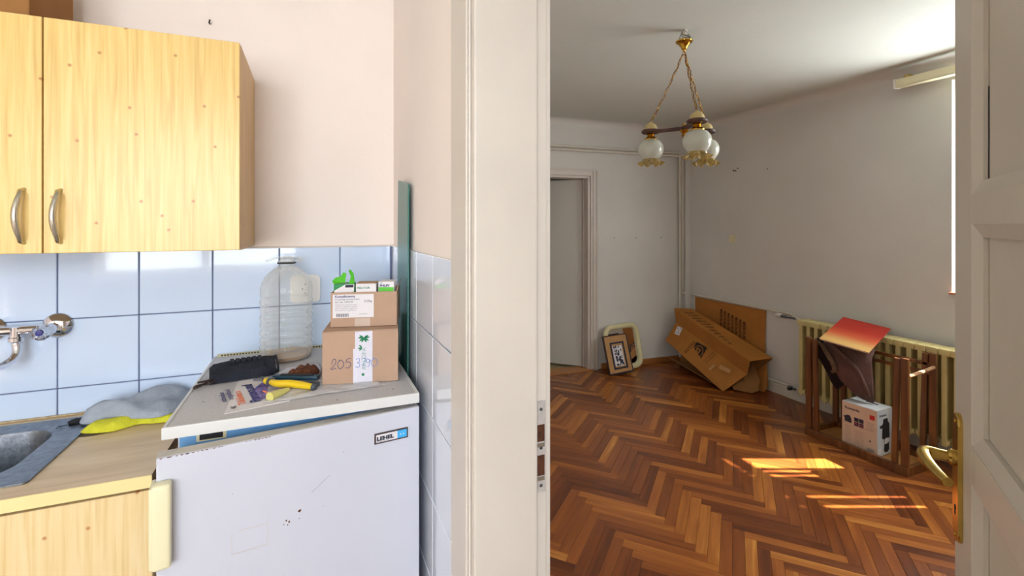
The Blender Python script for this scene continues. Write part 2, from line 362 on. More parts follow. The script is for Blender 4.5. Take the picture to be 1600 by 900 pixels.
# doorway lining and architrave of the partition
b = NB(); box(b, (-.016, -KD-.0, 0), (-.0003, -.862, 2.09), .003); tf = struct('trim_1', b, M_cream, 'cream painted architrave and jamb of the doorway in the middle')
b = NB(); box(b, (-.021, -KD-.004, 0), (-.0163, -KD+.028, 2.03), .002); box(b, (-.026, -KD-.002, 0), (-.0213, -KD+.012, 2.03), .002); obj('moulding', b, M_cream, tf)
b = NB(); box(b, (-.016, -KD-.022, 0), (.112, -KD-.0003, 2.02), .004); obj('jamb', b, M_cream, tf)
b = NB(); box(b, (.1123, -KD-.008, 0), (.139, -KD-.0003, 2.02), .002); obj('rebate', b, M_cream, tf)
b = NB(); box(b, (.139, -KD-.003, 0), (.150, -KD+.08, 2.09), .002); obj('architrave', b, M_cream, tf)
b = NB(); box(b, (-.016, -1.93, 0), (-.0003, -1.8, 2.09), .003); box(b, (-.016, -1.7997, 0), (.139, -1.78, 2.02), .003); box(b, (-.016, -1.93, 2.0203), (.139, -KD+.1, 2.09), .003); obj('head_casing', b, M_cream, tf)
# strike plate on the rebate
sp = NB(); box(sp, (.1135, -KD-.0096, .935), (.1365, -KD-.0083, 1.115), .0004, seg=1); spo = obj('strike_plate', sp, mat('painted_steel', srgb(206, 200, 196), .4, .3, var=.1, vscale=90), tf)
for z0, z1 in ((1.035, 1.068), (.968, 1.008)):
    b = NB(); box(b, (.118, -KD-.0104, z0), (.1335, -KD-.0098, z1), .0002, seg=1); obj('latch_slot', b, mat('rust_gap', srgb(92, 52, 30), .8, var=.5, vscale=80), spo)
for z in (1.098, 1.022, .948):
    b = NB(); lathe(b, [(0, 0), (.0035, 0), (.003, .0012), (0, .0014)], 12, Matrix.Translation((.126, -KD-.0096, z)) @ Matrix.Rotation(R(90), 4, 'X')); obj('screw', b, M_steel, spo, smooth=True)
b = NB()
for z0, z1 in ((1.024, 1.032), (.958, .966)): box(b, (.118, -KD-.0103, z0), (.1335, -KD-.0098, z1), .0002, seg=1)
obj('latch_lip', b, M_chrome, spo)

# ---- parquet room shell
def fmtx(o, rz): return Matrix.Translation(o) @ Matrix.Rotation(rz, 4, 'Z')
MF = fmtx(FC, FR); MR = fmtx(FC, RR)
DO0, DO1, DH = 1.197, 2.0, 1.957     # far doorway along the far wall
b = NB(); box(b, (-.35, -.14, 0), (DO0, 0, CH)); box(b, (DO1, -.14, 0), (3.4, 0, CH)); box(b, (DO0, -.14, DH), (DO1, 0, CH))
wall_far = struct('wall_far', b, M_rwall, 'far white plaster wall of the parquet room with a doorway', mtx=MF)
WX0, WX1, WZ0, WZ1 = -3.76, -2.362, 1.03, 2.368
b = NB(); box(b, (WX1, -.3, 0), (0, 0, CH)); box(b, (-5.2, -.3, 0), (WX0, 0, CH)); box(b, (WX0, -.3, 0), (WX1, 0, WZ0)); box(b, (WX0, -.3, WZ1), (WX1, 0, CH))
wall_r = struct('wall_right', b, M_rwall, 'right white plaster wall of the parquet room above the radiator', mtx=MR)
b = NB(); box(b, (.138, -2.75, 0), (3.7, -2.6, CH)); struct('wall_near', b, M_rwall, 'near wall of the parquet room out of view')
# cove between ceiling and walls
b = NB()
def cove(b, L0, L1, m, r=.07):
    prof = [(0, CH-r)]+[(r-r*math.cos(R(a)), CH-r+r*math.sin(R(a))) for a in (15, 30, 45, 60, 75)]+[(r, CH), (0, CH)]
    A = [b.verts.new(m @ Vector((L0, y, z))) for y, z in prof]; B = [b.verts.new(m @ Vector((L1, y, z))) for y, z in prof]
    for i in range(len(A)): j = (i+1) % len(A); b.faces.new([A[i], A[j], B[j], B[i]])
    b.faces.new(A); b.faces.new(B[::-1])
cove(b, 0, 3.4, MF); cove(b, -5, 0, MR)
struct('trim_2', b, M_rwall, 'rounded plaster cove where walls meet the ceiling', smooth=True)
# baseboards, corner chase
b = NB(); box(b, (.02, 0.0005, .0), (DO0-.12, .014, .055), .003); struct('baseboard_far', b, M_thr, 'low reddish wooden skirting along the far wall', mtx=MF)
b = NB(); box(b, (-5, 0.0005, 0), (-.02, .016, .085), .004); struct('baseboard_right', b, M_pipe, 'white painted skirting along the radiator wall', mtx=MR)
b = NB(); box(b, (.0, .0005, 0), (.07, .05, 2.2), .004); struct('trim_3', b, M_rwall, 'boxed-in pipe chase in the far corner', mtx=MF)
# window in right wall
b = NB()
for x0, x1 in ((WX0, WX0+.06), (WX0+.66, WX0+.74), (WX1-.05, WX1)): box(b, (x0, -.26, WZ0), (x1, -.20, WZ1), .004)
for z0, z1 in ((WZ0, WZ0+.06), (WZ1-.05, WZ1)): box(b, (WX0, -.258, z0), (WX1, -.202, z1), .004)
w2 = struct('window_2', b, M_wplastic, 'bright window at the right edge above the radiator', mtx=MR)
b = NB(); box(b, (WX0+.03, -.232, WZ0+.03), (WX1-.03, -.228, WZ1-.03)); obj('pane', b, M_glass, w2)
b = NB(); box(b, (WX0-.0, -.2, WZ0-.001), (WX1+.008, .02, WZ0+.012), .003); obj('window_sill', b, mat('sill_wood', srgb(196, 120, 86), .4, var=.1), w2, label='reddish sill end')
# unseen shutter slats added under the window head to limit the sun patch
b = NB()
for k in range(4):
    z = WZ1-.03-.038*k; box(b, (WX0+.02, -.292, z-.034), (WX1-.02, -.284, z), .003, seg=1)
o = obj('sun_limit_slats', b, M_wplastic, w2, kind='stuff')
b = NB()
for x0, x1, z0 in ((-2.585, -2.555, 1.04), (-2.64, -2.605, 1.04), (-2.87, -2.655, 1.04), (-2.965, -2.885, 1.04), (-3.72, -2.98, 1.04)):
    box(b, (x0, -.19, z0), (x1, -.186, WZ1-.04), .001, seg=1)
obj('sun_streak_strips', b, M_wplastic, w2, kind='stuff')  # unseen strips, added so the gaps between them shape the floor sun streaks

# floor of the parquet room : planks
b = NB(); box(b, (.07, -2.7, -.1), (3.62, 2.35, -.0125))
floor = struct('floor', b, mat('subfloor', srgb(60, 34, 18), .9), 'warm brown oak herringbone parquet floor')
PL, PW = .405, .0506
def plank_mesh(name, l=PL, w=PW):
    b = NB(); box(b, (-l/2+.0004, -w/2+.0004, -.012), (l/2-.0004, w/2-.0004, 0), .0009, seg=1); bmesh.ops.recalc_face_normals(b, faces=b.faces[:])
    me = bpy.data.meshes.new(name); b.to_mesh(me); b.free(); me.materials.append(M_plank); return me
pm = plank_mesh('plank')
cands = []
base = Vector((1.6, .2)); ang = R(-45-3.2)
n = 8
def rot2(v, a): return Vector((v.x*math.cos(a)-v.y*math.sin(a), v.x*math.sin(a)+v.y*math.cos(a)))
# herringbone on a unit grid: horizontal blocks at (i+2n*k+j*1 ...) stepping diagonally
S = PW
for j in range(-140, 141):
    for i in range(-14, 15):
        # horizontal plank covers [x, x+n] x [y, y+1];  vertical plank covers [x+n, x+n+1] x [y-n+1, y+1]
        x = j+2*n*i; y = -j
        for kind in (0, 1):
            if kind == 0: c = Vector((x+n/2, y+.5)); a = 0
            else: c = Vector((x+n+.5, y+n/2)); a = math.pi/2
            cw = rot2(c*S, ang)+base; cands.append((cw, a+ang))
def inside(p):
    if not (.07 < p.x < 3.6 and -2.68 < p.y < 2.32): return False
    return True
import itertools
cx_, cy_ = cam.location.x, cam.location.y
def view(p):
    dx, dy = p.x-cx_, p.y-cy_; Y = .3907*dx+.9205*dy; X = .9205*dx-.3907*dy; return X, Y
vis, hid = [], []
for c, a in cands:
    # keep the whole plank within the room rectangle (cut edges hide under walls)
    if not inside(c): continue
    X, Y = view(c)
    u = 800+740*X/Y if Y > .2 else -1; v = 352+740*1.46/Y if Y > .2 else 9999
    (vis if (Y > .2 and 800 < u < 1530 and v < 960) else hid).append((Y, c, a))
vis.sort(key=lambda q: q[0])
for Y, c, a in vis[:300]:
    o = bpy.data.objects.new('plank', pm); COL.objects.link(o); o.parent = floor
    o.location = (c.x, c.y, random.uniform(-.0004, 0)); o.rotation_euler = (random.uniform(-.002, .002), 0, a+(math.pi if random.random() < .5 else 0))
b = NB()
for Y, c, a in vis[300:]+hid:
    t = bmesh.new(); bmesh.ops.create_cube(t, size=1); bmesh.ops.scale(t, vec=(PL-.001, PW-.001, .012), verts=t.verts)
    bmesh.ops.translate(t, vec=(0, 0, -.006+random.uniform(-.0004, 0)), verts=t.verts)
    bmesh.ops.transform(t, matrix=Matrix.Translation((c.x, c.y, 0)) @ Matrix.Rotation(a, 4, 'Z'), verts=t.verts)
    for vv in t.verts: vv.co.x = min(max(vv.co.x, .075), 3.6)
    join(b, t)
obj('plank_field', b, M_plank_i, floor, kind='stuff')

# far doorway: frame, leaf, hall
b = NB()
box(b, (DO0-.085, .0005, 0), (DO0, .018, DH+.065), .003); box(b, (DO1, .0005, 0), (DO1+.085, .018, DH+.065), .003); box(b, (DO0-.085, .0008, DH), (DO1+.085, .0185, DH+.065), .003)
tf2 = struct('trim_4', b, M_cream, 'cream door casing around the far doorway', mtx=MF)
b = NB()
for o_ in (.012, .05): box(b, (DO0-.085+o_, .0183, 0), (DO0-.085+o_+.012, .026, DH+.05), .002)
box(b, (DO0-.07, .0187, DH+.045), (DO1+.08, .0265, DH+.06), .002); obj('moulding', b, M_cream, tf2)
b = NB(); box(b, (DO0, -.14, 0), (DO0+.025, .002, DH), .002); box(b, (DO1-.025, -.14, 0), (DO1, .002, DH), .002); box(b, (DO0+.0252, -.14, DH-.025), (DO1-.0252, .002, DH-.0002), .002)
box(b, (DO0+.0254, -.14, 0), (DO0+.038, -.08, DH-.03), .001)
obj('jamb', b, M_cream, tf2)
b = NB(); box(b, (DO0-.02, -.13, -.012), (DO1+.02, .035, .012), .004); struct('trim_5', b, M_thr, 'light oak threshold strip of the far doorway', mtx=MF)
leaf_m = MF @ Matrix.Translation((DO0+.045, -.10, .014)) @ Matrix.Rotation(R(-40), 4, 'Z')
b = NB(); box(b, (0, -.04, 0), (.76, 0, 1.915), .003)
d2 = struct('door_2', b, mat('grey_white_door', srgb(214, 212, 204), .5, var=.05, vscale=2), 'flat grey-white door leaf ajar in the far doorway', mtx=leaf_m)
b = NB(); tube(b, [(.70, .001, 1.0), (.70, .04, 1.0), (.66, .05, 1.0), (.60, .05, 1.0)], .009); obj('door_handle', b, M_brass, d2, smooth=True)
b = NB(); box(b, (.1, -2.4, -.1), (3.4, -.13, -.012)); o = struct('floor', b, M_hallfl, 'beige hall floor seen through the far doorway', mtx=MF)
b = NB(); box(b, (.1, -2.5, 0), (3.4, -2.4, CH)); box(b, (0, -2.5, 0), (.1, -.14, CH)); box(b, (3.4, -2.5, 0), (3.5, -.14, CH)); struct('wall_hall', b, M_rwall, 'hall walls behind the far door', mtx=MF)

# ============================================================ near door leaf (right edge of frame)
LM = Matrix.Translation((.15, -1.80, .012)) @ Matrix.Rotation(R(33.6), 4, 'Z')
LW, LH = .83, 1.99
px0, px1 = .115, LW-.123
zs = [(.16, 1.01), (1.075, 1.45), (1.50, 1.87)]
b = NB()
box(b, (0, -.04, 0), (px0, 0, LH)); box(b, (px1, -.04, 0), (LW, 0, LH), .002, seg=1)
prev = 0
for z0, z1 in zs+[(LH, LH)]: box(b, (px0, -.04, prev), (px1, 0, z0)); prev = z1
d1 = struct('door_1', b, M_doorp, 'cream painted panelled door standing open at the right edge', mtx=LM)
for z0, z1 in zs:
    b = NB(); box(b, (px0+.0005, -.028, z0+.0005), (px1-.0005, -.017, z1-.0005)); obj('door_panel', b, M_doorp, d1)
    b = NB()
    w = .022
    for (x0, a0, x1, a1, sx0, sx1, sz0, sz1) in ():
        pass
    # sloped bead mitred round the panel
    P0 = [(px0, z0), (px1, z0), (px1, z1), (px0, z1)]; P1 = [(px0+w, z0+w), (px1-w, z0+w), (px1-w, z1-w), (px0+w, z1-w)]
    A = [b.verts.new((x, -.001, z)) for x, z in P0]; Bv = [b.verts.new((x, -.010, z)) for x, z in P1]; Cv = [b.verts.new((x, -.0165, z)) for x, z in P1]; Dv = [b.verts.new((x, -.0165, z)) for x, z in P0]
    for i in range(4):
        j = (i+1) % 4
        for u, v in ((A, Bv), (Bv, Cv), (Cv, Dv), (Dv, A)): b.faces.new([u[i], u[j], v[j], v[i]])
    obj('panel_moulding', b, M_doorp, d1)
# lever handle
px_, zc = LW-.045, 1.021
b = NB(); prism(b, rrect(.042, .235, .019, 8), 0, .007); bmesh.ops.bevel(b, geom=[e for e in b.edges if all(v.co.z > .006 for v in e.verts)], offset=.003, segments=3, affect='EDGES')
pm_ = frame_m((px_, .0003, zc-.035), (-1, 0, 0), (0, 0, 1))
hp = obj('handle_plate', b, M_brass, d1, mtx=pm_, smooth=True, label='worn brass back plate')
b = NB(); q = [(px_, .007, zc), (px_, .03, zc), (px_, .042, zc), (px_-.004, .050, zc), (px_-.018, .053, zc-.001), (px_-.045, .050, zc-.003), (px_-.075, .043, zc-.005), (px_-.105, .034, zc-.006)]
tube(b, bez(q, 5), [.0085+.0035*math.sin(math.pi*min(1, i/30)) for i in range(15)]+[.0118-.0002*i for i in range(21)], 14); bmesh.ops.transform(b, matrix=Matrix.Identity(4), verts=b.verts)
obj('lever', b, M_brass, d1, smooth=True)
b = NB(); lathe(b, [(0, 0), (.0145, 0), (.0145, .006), (.011, .010), (0, .010)], 24, frame_m((px_, .0075, zc), (1, 0, 0), (0, 0, -1))); obj('collar', b, M_brass, d1, smooth=True)
b = NB()
for z in (zc-.14, zc+.068): lathe(b, [(0, 0), (.004, 0), (.003, .0015), (0, .002)], 12, frame_m((px_, .0075, z), (1, 0, 0), (0, 0, -1)))
obj('screw', b, M_gold, hp, smooth=True)
hp.children[0].matrix_parent_inverse = pm_.inverted()
b = NB(); lathe(b, [(0, 0), (.0042, 0), (.0042, .0006), (0, .0006)], 14, frame_m((px_, .0075, zc-.09), (1, 0, 0), (0, 0, -1))); box(b, (px_-.0018, .0075, zc-.104), (px_+.0018, .0081, zc-.09)); k = obj('keyhole', b, M_dark, hp); k.matrix_parent_inverse = pm_.inverted()
b = NB(); box(b, (px1-.0225-.0022, -.0169, 1.515), (px1-.0225-.0004, -.0155, 1.675)); obj('crack', b, M_dark, d1)

# ============================================================ heating pipes, small wall things
def pipe_run(name, pts, r, label, m=M_pipe, mtx=None, group=None):
    b = NB(); tube(b, pts, r, 12); return obj(name, b, m, label=label, cat='pipe', smooth=True, mtx=mtx, group=group)
pipe_run('heating_pipe', group='painted heating pipes', pts= [(3.3, .035, 2.238), (.145, .035, 2.238), (.132, .035, 2.225), (.130, .035, .57), (.130, .035, .45), (.130, .035, .04)], r=.0125, label='upper cream pipe along the far wall, turning into the left-hand corner drop', mtx=MF)
pipe_run('heating_pipe', group='painted heating pipes', pts= [(3.3, .035, 2.205), (.115, .035, 2.205), (.1, .035, 2.19), (.098, .035, .75), (.098, .035, .735), (.09, .06, .728), (.08, .068, .725)], r=.0125, label='lower cream pipe along the far wall, turning into the right-hand corner drop', mtx=MF)
pipe_run('heating_pipe', group='painted heating pipes', pts= [(-.07, .02, .72), (-1.25, .02, .712), (-1.30, .03, .705), (-1.33, .08, .70), (-1.40, .10, .70)], r=.010, label='thin white pipe running along the right wall at radiator-top height', mtx=MR)
pipe_run('heating_pipe', group='painted heating pipes', pts= [(-.12, .045, .115), (-1.38, .045, .115), (-1.44, .08, .125)], r=.010, label='thin white return pipe low on the right wall behind the cardboard', mtx=MR)
v = thing('radiator_valve', 'white thermostat valve knob at the upper left end of the radiator', 'valve', mtx=MR @ Matrix.Translation((-1.27, .10, .70)))
b = NB(); lathe(b, [(0, 0), (.017, 0), (.020, .004), (.020, .04), (.016, .046), (0, .046)], 20, Matrix.Translation((.03, 0, 0)) @ Matrix.Rotation(R(90), 4, 'Y')); obj('knob', b, M_wplastic, v, smooth=True)
b = NB(); lathe(b, [(0, -.1), (.009, -.1), (.009, -.02), (.013, -.018), (.013, .03), (0, .03)], 16, Matrix.Rotation(R(90), 4, 'Y')); obj('valve_body', b, M_steel, v, smooth=True)
v = thing('radiator_valve', 'dark lockshield valve at the lower left foot of the radiator', 'valve', mtx=MR @ Matrix.Translation((-1.34, .10, .125)))
b = NB(); lathe(b, [(0, -.03), (.011, -.03), (.011, 0), (.017, .002), (.017, .03), (0, .03)], 16, Matrix.Rotation(R(90), 4, 'Y')); obj('valve_body', b, M_steel, v, smooth=True)
b = NB(); lathe(b, [(0, 0), (.012, 0), (.014, .03), (0, .034)], 16, Matrix.Translation((0, .012, 0)) @ Matrix.Rotation(R(-90), 4, 'X')); obj('cap', b, M_dark, v, smooth=True)
# switch
sm_ = MR @ Matrix.Translation((-.622, 0, 1.33))
s_ = thing('light_switch', 'small cream switch plate alone on the right wall', 'switch', mtx=sm_)
b = NB(); box(b, (-.036, .0005, -.036), (.036, .010, .036), .004); obj('cover_plate', b, M_ivory, s_)
b = NB(); box(b, (-.018, .0102, -.022), (.018, .015, .022), .002); obj('rocker', b, M_ivory, s_)
# hook
h_ = thing('wall_hook', 'small dark metal hook left on the right wall above the switch', 'hook', mtx=MR @ Matrix.Translation((-.66, 0, 1.985)))
b = NB(); tube(b, [(0, 0, 0), (0, .03, -.005), (0, .035, .012)], .004, 8); obj('prong', b, M_dark, h_, smooth=True); b = NB(); tube(b, [(-.03, 0, .02), (-.03, .016, .018)], .004, 8); obj('prong', b, M_dark, h_, smooth=True)
b = NB(); lathe(b, [(0, 0), (.008, 0), (.006, .004), (0, .004)], 12, Matrix.Rotation(R(-90), 4, 'X')); obj('rosette', b, M_brass, h_, smooth=True)
for mm, x, z, lab in ((MR, -1.02, 1.96, 'small nail stub in the right wall, right of the hook'), (MF, .35, 1.33, 'nail stub in the far wall, nearest the corner pipes'), (MF, .66, 1.33, 'nail stub in the far wall, middle one level with the switch'), (MF, .92, 1.33, 'nail stub in the far wall, nearest the doorway')):
    b = NB(); tube(b, [(0, 0, 0), (0, .012, .002)], .0032, 8); obj('nail', b, M_dark, label=lab, cat='nail', group='nail stubs in the plaster', mtx=mm @ Matrix.Translation((x, 0, z)))
b = NB(); tube(b, [(0, 0, 0), (0, -.014, -.002), (.003, -.018, .008)], .0024, 8); obj('nail', b, M_dark, label='small bent nail in the kitchen wall above the tall cabinet door corner', cat='nail', loc=(-.60, 0, 2.13))
# curtain rail
rl = thing('curtain_rail', 'white double-track curtain rail on the right wall just below the ceiling', 'curtain rail', mtx=MR @ Matrix.Translation((-2.1, .085, 2.40)))
b = NB(); box(b, (-1.95, -.03, -.026), (-.012, .03, -.019), .001); box(b, (-1.95, .022, -.026), (-.012, .03, .028), .002); box(b, (-1.95, -.03, -.026), (-.012, -.022, .028), .002); box(b, (-1.95, -.004, -.024), (-.012, .004, .022), .001); obj('track', b, M_ivory, rl)
b = NB(); box(b, (-.0118, -.032, -.028), (.004, .032, .032), .003); obj('end_cap', b, M_wplastic, rl)
b = NB(); box(b, (-.075, -.085, .028), (-.045, .0, .052), .002); obj('bracket', b, M_brass, rl)

# ============================================================ chandelier
DF = Vector((-.3907, -.9205, 0))
def dirr(a): c, s = math.cos(R(a)), math.sin(R(a)); return Vector((DF.x*c-DF.y*s, DF.x*s+DF.y*c, 0))
ch = thing('chandelier', 'three-globe hanging lamp with dark wooden arms on brass chains', 'ceiling lamp', loc=(1.559, .142, CH))
b = NB(); lathe(b, [(0, -.112), (.006, -.112), (.008, -.106), (.014, -.103), (.018, -.09), (.026, -.082), (.034, -.070), (.043, -.066), (.045, -.060), (.040, -.056), (0, -.056)], 28)
obj('canopy', b, M_gold, ch, smooth=True, label='fluted brass canopy cup')
b = NB(); box(b, (-.008, -.014, -.024), (.009, .012, 0), .002); obj('terminal_block', b, M_pipe, ch)
b = NB(); random.seed(3)
for k in range(5):
    pts = [(random.uniform(-.02, .02), random.uniform(-.02, .02), -.008), (random.uniform(-.04, .04), random.uniform(-.03, .03), -.02-.005*k), (random.uniform(-.03, .045), random.uniform(-.03, .03), -.045), (random.uniform(-.02, .02), random.uniform(-.02, .02), -.06)]
    tube(b, bez(pts, 5), .0022, 6)
obj('loose_wiring', b, mat('wire_grey', srgb(120, 122, 118), .5), ch, smooth=True)
RAD = .178
Z0 = 1.98-CH
# wood arms: flat Y with round ends
b = NB()
for k in range(3):
    d = dirr(120*k); s = Vector((-d.y, d.x, 0)); P = []
    for t, w in ((.0, .020), (.05, .016), (.09, .012), (.125, .014), (.140, .022)): P.append((t, w))
    L_ = [d*t+s*w for t, w in P]; Rr = [d*t-s*w for t, w in P]
    prism(b, [(p.x, p.y) for p in L_]+[(p.x, p.y) for p in Rr[::-1]], Z0-.008+.0004*k, Z0+.008+.0004*k)
obj('arm_frame', b, M_dwood, ch)
b = NB(); lathe(b, [(0, -.05), (.006, -.048), (.014, -.040), (.010, -.032), (.006, -.028), (.020, -.018), (.026, -.009), (0, -.009)], 20, Matrix.Translation((0, 0, Z0)))
lathe(b, [(0, .03), (.006, .028), (.010, .018), (.006, .014), (.018, .0095), (0, .0095)], 20, Matrix.Translation((0, 0, Z0))); obj('hub', b, M_gold, ch, smooth=True)
def globe(bm, c):
    prof = [(.020, -.040), (.034, -.044), (.052, -.054), (.066, -.074), (.071, -.098), (.066, -.122), (.054, -.142), (.046, -.152)]
    prof += [(.0445, -.152), (.052, -.140), (.064, -.121), (.069, -.098), (.064, -.075), (.050, -.056), (.033, -.046), (.020, -.042)]
    lathe(bm, prof, 36, Matrix.Translation(c))
def skirt(bm, c):
    seg = 60; rows = []
    for r, z, amp in ((.0455, -.1525, 0), (.047, -.160, .002), (.051, -.168, .005), (.058, -.176, .009), (.066, -.181, .012)):
        rows.append([bm.verts.new(c+Vector(((r+amp*math.cos(8*t))*math.cos(t), (r+amp*math.cos(8*t))*math.sin(t), z+amp*.9*math.cos(8*t)))) for t in [2*math.pi*k/seg for k in range(seg)]])
    fs = []
    for a, d in zip(rows, rows[1:]):
        for k in range(seg): fs.append(bm.faces.new([a[k], a[(k+1) % seg], d[(k+1) % seg], d[k]]))
    bmesh.ops.solidify(bm, geom=fs, thickness=.002)
for k in range(3):
    d = dirr(120*k+(0 if k == 0 else 0)); c = d*RAD+Vector((0, 0, Z0))
    b = NB(); lathe(b, [(0, .011), (.044, .011), (.050, .006), (.050, -.004), (.044, -.009), (0, -.009)], 32, Matrix.Translation(c)); obj('wooden_disc', b, M_dwood, ch, smooth=True)
    b = NB(); lathe(b, [(0, .055), (.008, .054), (.012, .048), (.024, .042), (.033, .030), (.036, .0115), (0, .0115)], 24, Matrix.Translation(c)); obj('cup', b, M_pfr if False else mat('cream_cup', srgb(206, 184, 128), .4, var=.1), ch, smooth=True)
    b = NB(); lathe(b, [(0, -.0095), (.022, -.0095), (.024, -.016), (.016, -.022), (.022, -.028), (.030, -.034), (.036, -.040), (.034, -.046), (0, -.046)], 24, Matrix.Translation(c)); obj('gallery', b, M_gold, ch, smooth=True)
    b = NB(); globe(b, c); g = obj('lamp_shade', b, M_opal, ch, smooth=True, label='white opal globe with amber frilled rim')
    b = NB(); skirt(b, c); obj('frilled_rim', b, M_amber, g, smooth=True)
    # chain of links with a cable woven through
    top = Vector((0, 0, -.112)); end = c+Vector((0, 0, .052)); sag = Vector((0, 0, -.012))
    def at(t): return top.lerp(end, t)+sag*4*t*(1-t)
    n_ = 17; b = NB()
    for i in range(n_):
        p = at((i+.5)/n_); tg = (at((i+.5)/n_+.01)-at((i+.5)/n_-.01)).normalized(); a = tg.cross(Vector((0, 0, 1))).normalized(); e = tg.cross(a)
        sd_ = a if i % 2 else e; hl = (end-top).length/n_*.62
        tube(b, [p+tg*hl*math.cos(x)+sd_*.0055*math.sin(x) for x in [2*math.pi*q/10 for q in range(10)]], .0013, 5, closed=True)
    obj('chain', b, M_gold, ch, smooth=True)
    b = NB(); tube(b, [at(t/24)+Vector((math.sin(t*1.3+k)*.005, math.cos(t*1.3+k)*.005, 0)) for t in range(1, 24)], .0022, 6); obj('cable', b, mat('brown_cable', srgb(110, 60, 30), .5), ch, smooth=True)

# ============================================================ radiator
ra = thing('radiator', 'long cream sectional radiator on the right wall below the window', 'radiator', mtx=MR @ Matrix.Translation((-1.44, 0, 0)))
sec = NB()
SP = .0625
# one section: flat front and back columns joined by a thin web, with a cap
box(sec, (-.014, .150, .125), (.014, .172, .695), .005); box(sec, (-.014, .055, .125), (.014, .075, .695), .005)
box(sec, (-.004, .075, .135), (.004, .150, .66), .001, seg=1)
box(sec, (-SP/2+.0015, .052, .672), (SP/2-.0015, .174, .712), .007); box(sec, (-SP/2+.004, .06, .135), (SP/2-.004, .165, .165), .005)
bmesh.ops.recalc_face_normals(sec, faces=sec.faces[:]); sme = bpy.data.meshes.new('section'); sec.to_mesh(sme); sec.free(); sme.materials.append(M_rad)
for k in range(34):
    o = bpy.data.objects.new('section', sme); COL.objects.link(o); o.parent = ra; o.location = (-SP*k-.03, 0, 0)
b = NB()
for x in (-.2, -1.9):
    b = NB(); box(b, (x-.01, -.0, .3), (x+.01, .055, .32), .002); obj('bracket', b, M_rad, ra)

# ============================================================ overturned table frame
TX0, TX1, TY0, TY1 = 2.887, 3.205, -.215, .405
tb = thing('overturned_table', 'reddish wooden table turned upside down with its paired legs in the air by the radiator', 'table', loc=(0, 0, 0))
b = NB(); box(b, (TX0, TY0, 0), (TX0+.028, TY1, .05), .003); box(b, (TX1-.028, TY0, 0), (TX1, TY1, .05), .003); box(b, (TX0+.0282, TY0, 0), (TX1-.0282, TY0+.028, .05), .003); box(b, (TX0+.0282, TY1-.028, 0), (TX1-.0282, TY1, .05), .003)
obj('apron', b, M_twood, tb)
b = NB(); box(b, (TX0+.0285, TY0+.0285, .006), (TX1-.0285, TY1-.0285, .018), .001); obj('top_board', b, mat('light_board', srgb(184, 132, 74), .6, var=.2, vscale=14), tb)
def post(x, y, h, w=.024, d=.036, lean=(0, 0)):
    b = NB(); box(b, (-w/2, -d/2, 0), (w/2, d/2, h), .003); o = obj('leg', b, M_twood, tb, loc=(x, y, .0503)); o.rotation_euler = (lean[0], lean[1], 0); return o
for x in (TX0+.016, TX1-.016):
    post(x, TY0+.02, .632); post(x, TY1-.02, .632)
    post(x, TY0+.075, .625, w=.02, d=.03, lean=(R(1.5), 0)); post(x, TY1-.075, .625, w=.02, d=.03, lean=(R(-1.2), 0))
b = NB(); box(b, (TX1-.026, TY0+.03, .60), (TX1-.008, TY1-.03, .622), .003); box(b, (TX1-.032, TY0+.03, .55), (TX1-.014, TY1-.03, .570), .003); obj('rail', b, M_twood, tb)
b = NB(); tube(b, bez([(TX0+.03, TY0+.012, .578), (TX0+.10, TY0+.008, .584), (TX0+.2, TY0+.012, .59), (TX1-.03, TY0+.012, .60)], 6), .011, 8); obj('stretcher', b, mat('raw_stretcher', srgb(176, 132, 92), .7, bump=.8, bscale=60, var=.4, vscale=40), tb, smooth=True, label='pale bark-like stretcher')
b = NB(); box(b, (TX0+.03, TY1-.026, .60), (TX1-.03, TY1-.012, .622), .003); obj('stretcher', b, M_twood, tb)

# ============================================================ folder board on top
fm = frame_m((2.871, .292, .690), (.139, -.547, -.075), (.781, .107, .195))
fl = thing('folder', 'flat folder fading from red to tan lying across the table legs and radiator', 'folder', mtx=fm)
mg = bpy.data.materials.new('red_tan_gradient'); mg.use_nodes = True; nt = mg.node_tree; bb = nt.nodes['Principled BSDF']; bb.inputs['Roughness'].default_value = .45
t_ = nt.nodes.new('ShaderNodeTexCoord'); sp_ = nt.nodes.new('ShaderNodeSeparateXYZ'); r_ = nt.nodes.new('ShaderNodeValToRGB'); mr = nt.nodes.new('ShaderNodeMapRange'); mr.inputs[2].default_value = .395
nt.links.new(t_.outputs['Object'], sp_.inputs[0]); nt.links.new(sp_.outputs[1], mr.inputs[0]); nt.links.new(mr.outputs[0], r_.inputs[0]); nt.links.new(r_.outputs[0], bb.inputs['Base Color'])
r_.color_ramp.elements[0].position = .12; r_.color_ramp.elements[0].color = srgb(206, 162, 96); r_.color_ramp.elements[1].position = .62; r_.color_ramp.elements[1].color = srgb(176, 40, 28)
e = r_.color_ramp.elements.new(.36); e.color = srgb(196, 88, 48)
b = NB(); box(b, (0, 0, .0045), (.28, .405, .007), .0008, seg=1); obj('front_cover', b, mg, fl)
b = NB(); box(b, (0.002, 0.002, -.004), (.278, .403, -.0015), .0008, seg=1); obj('back_cover', b, mg, fl)
b = NB(); box(b, (.004, .004, -.0013), (.272, .398, .0043)); obj('sheets', b, M_paper, fl)

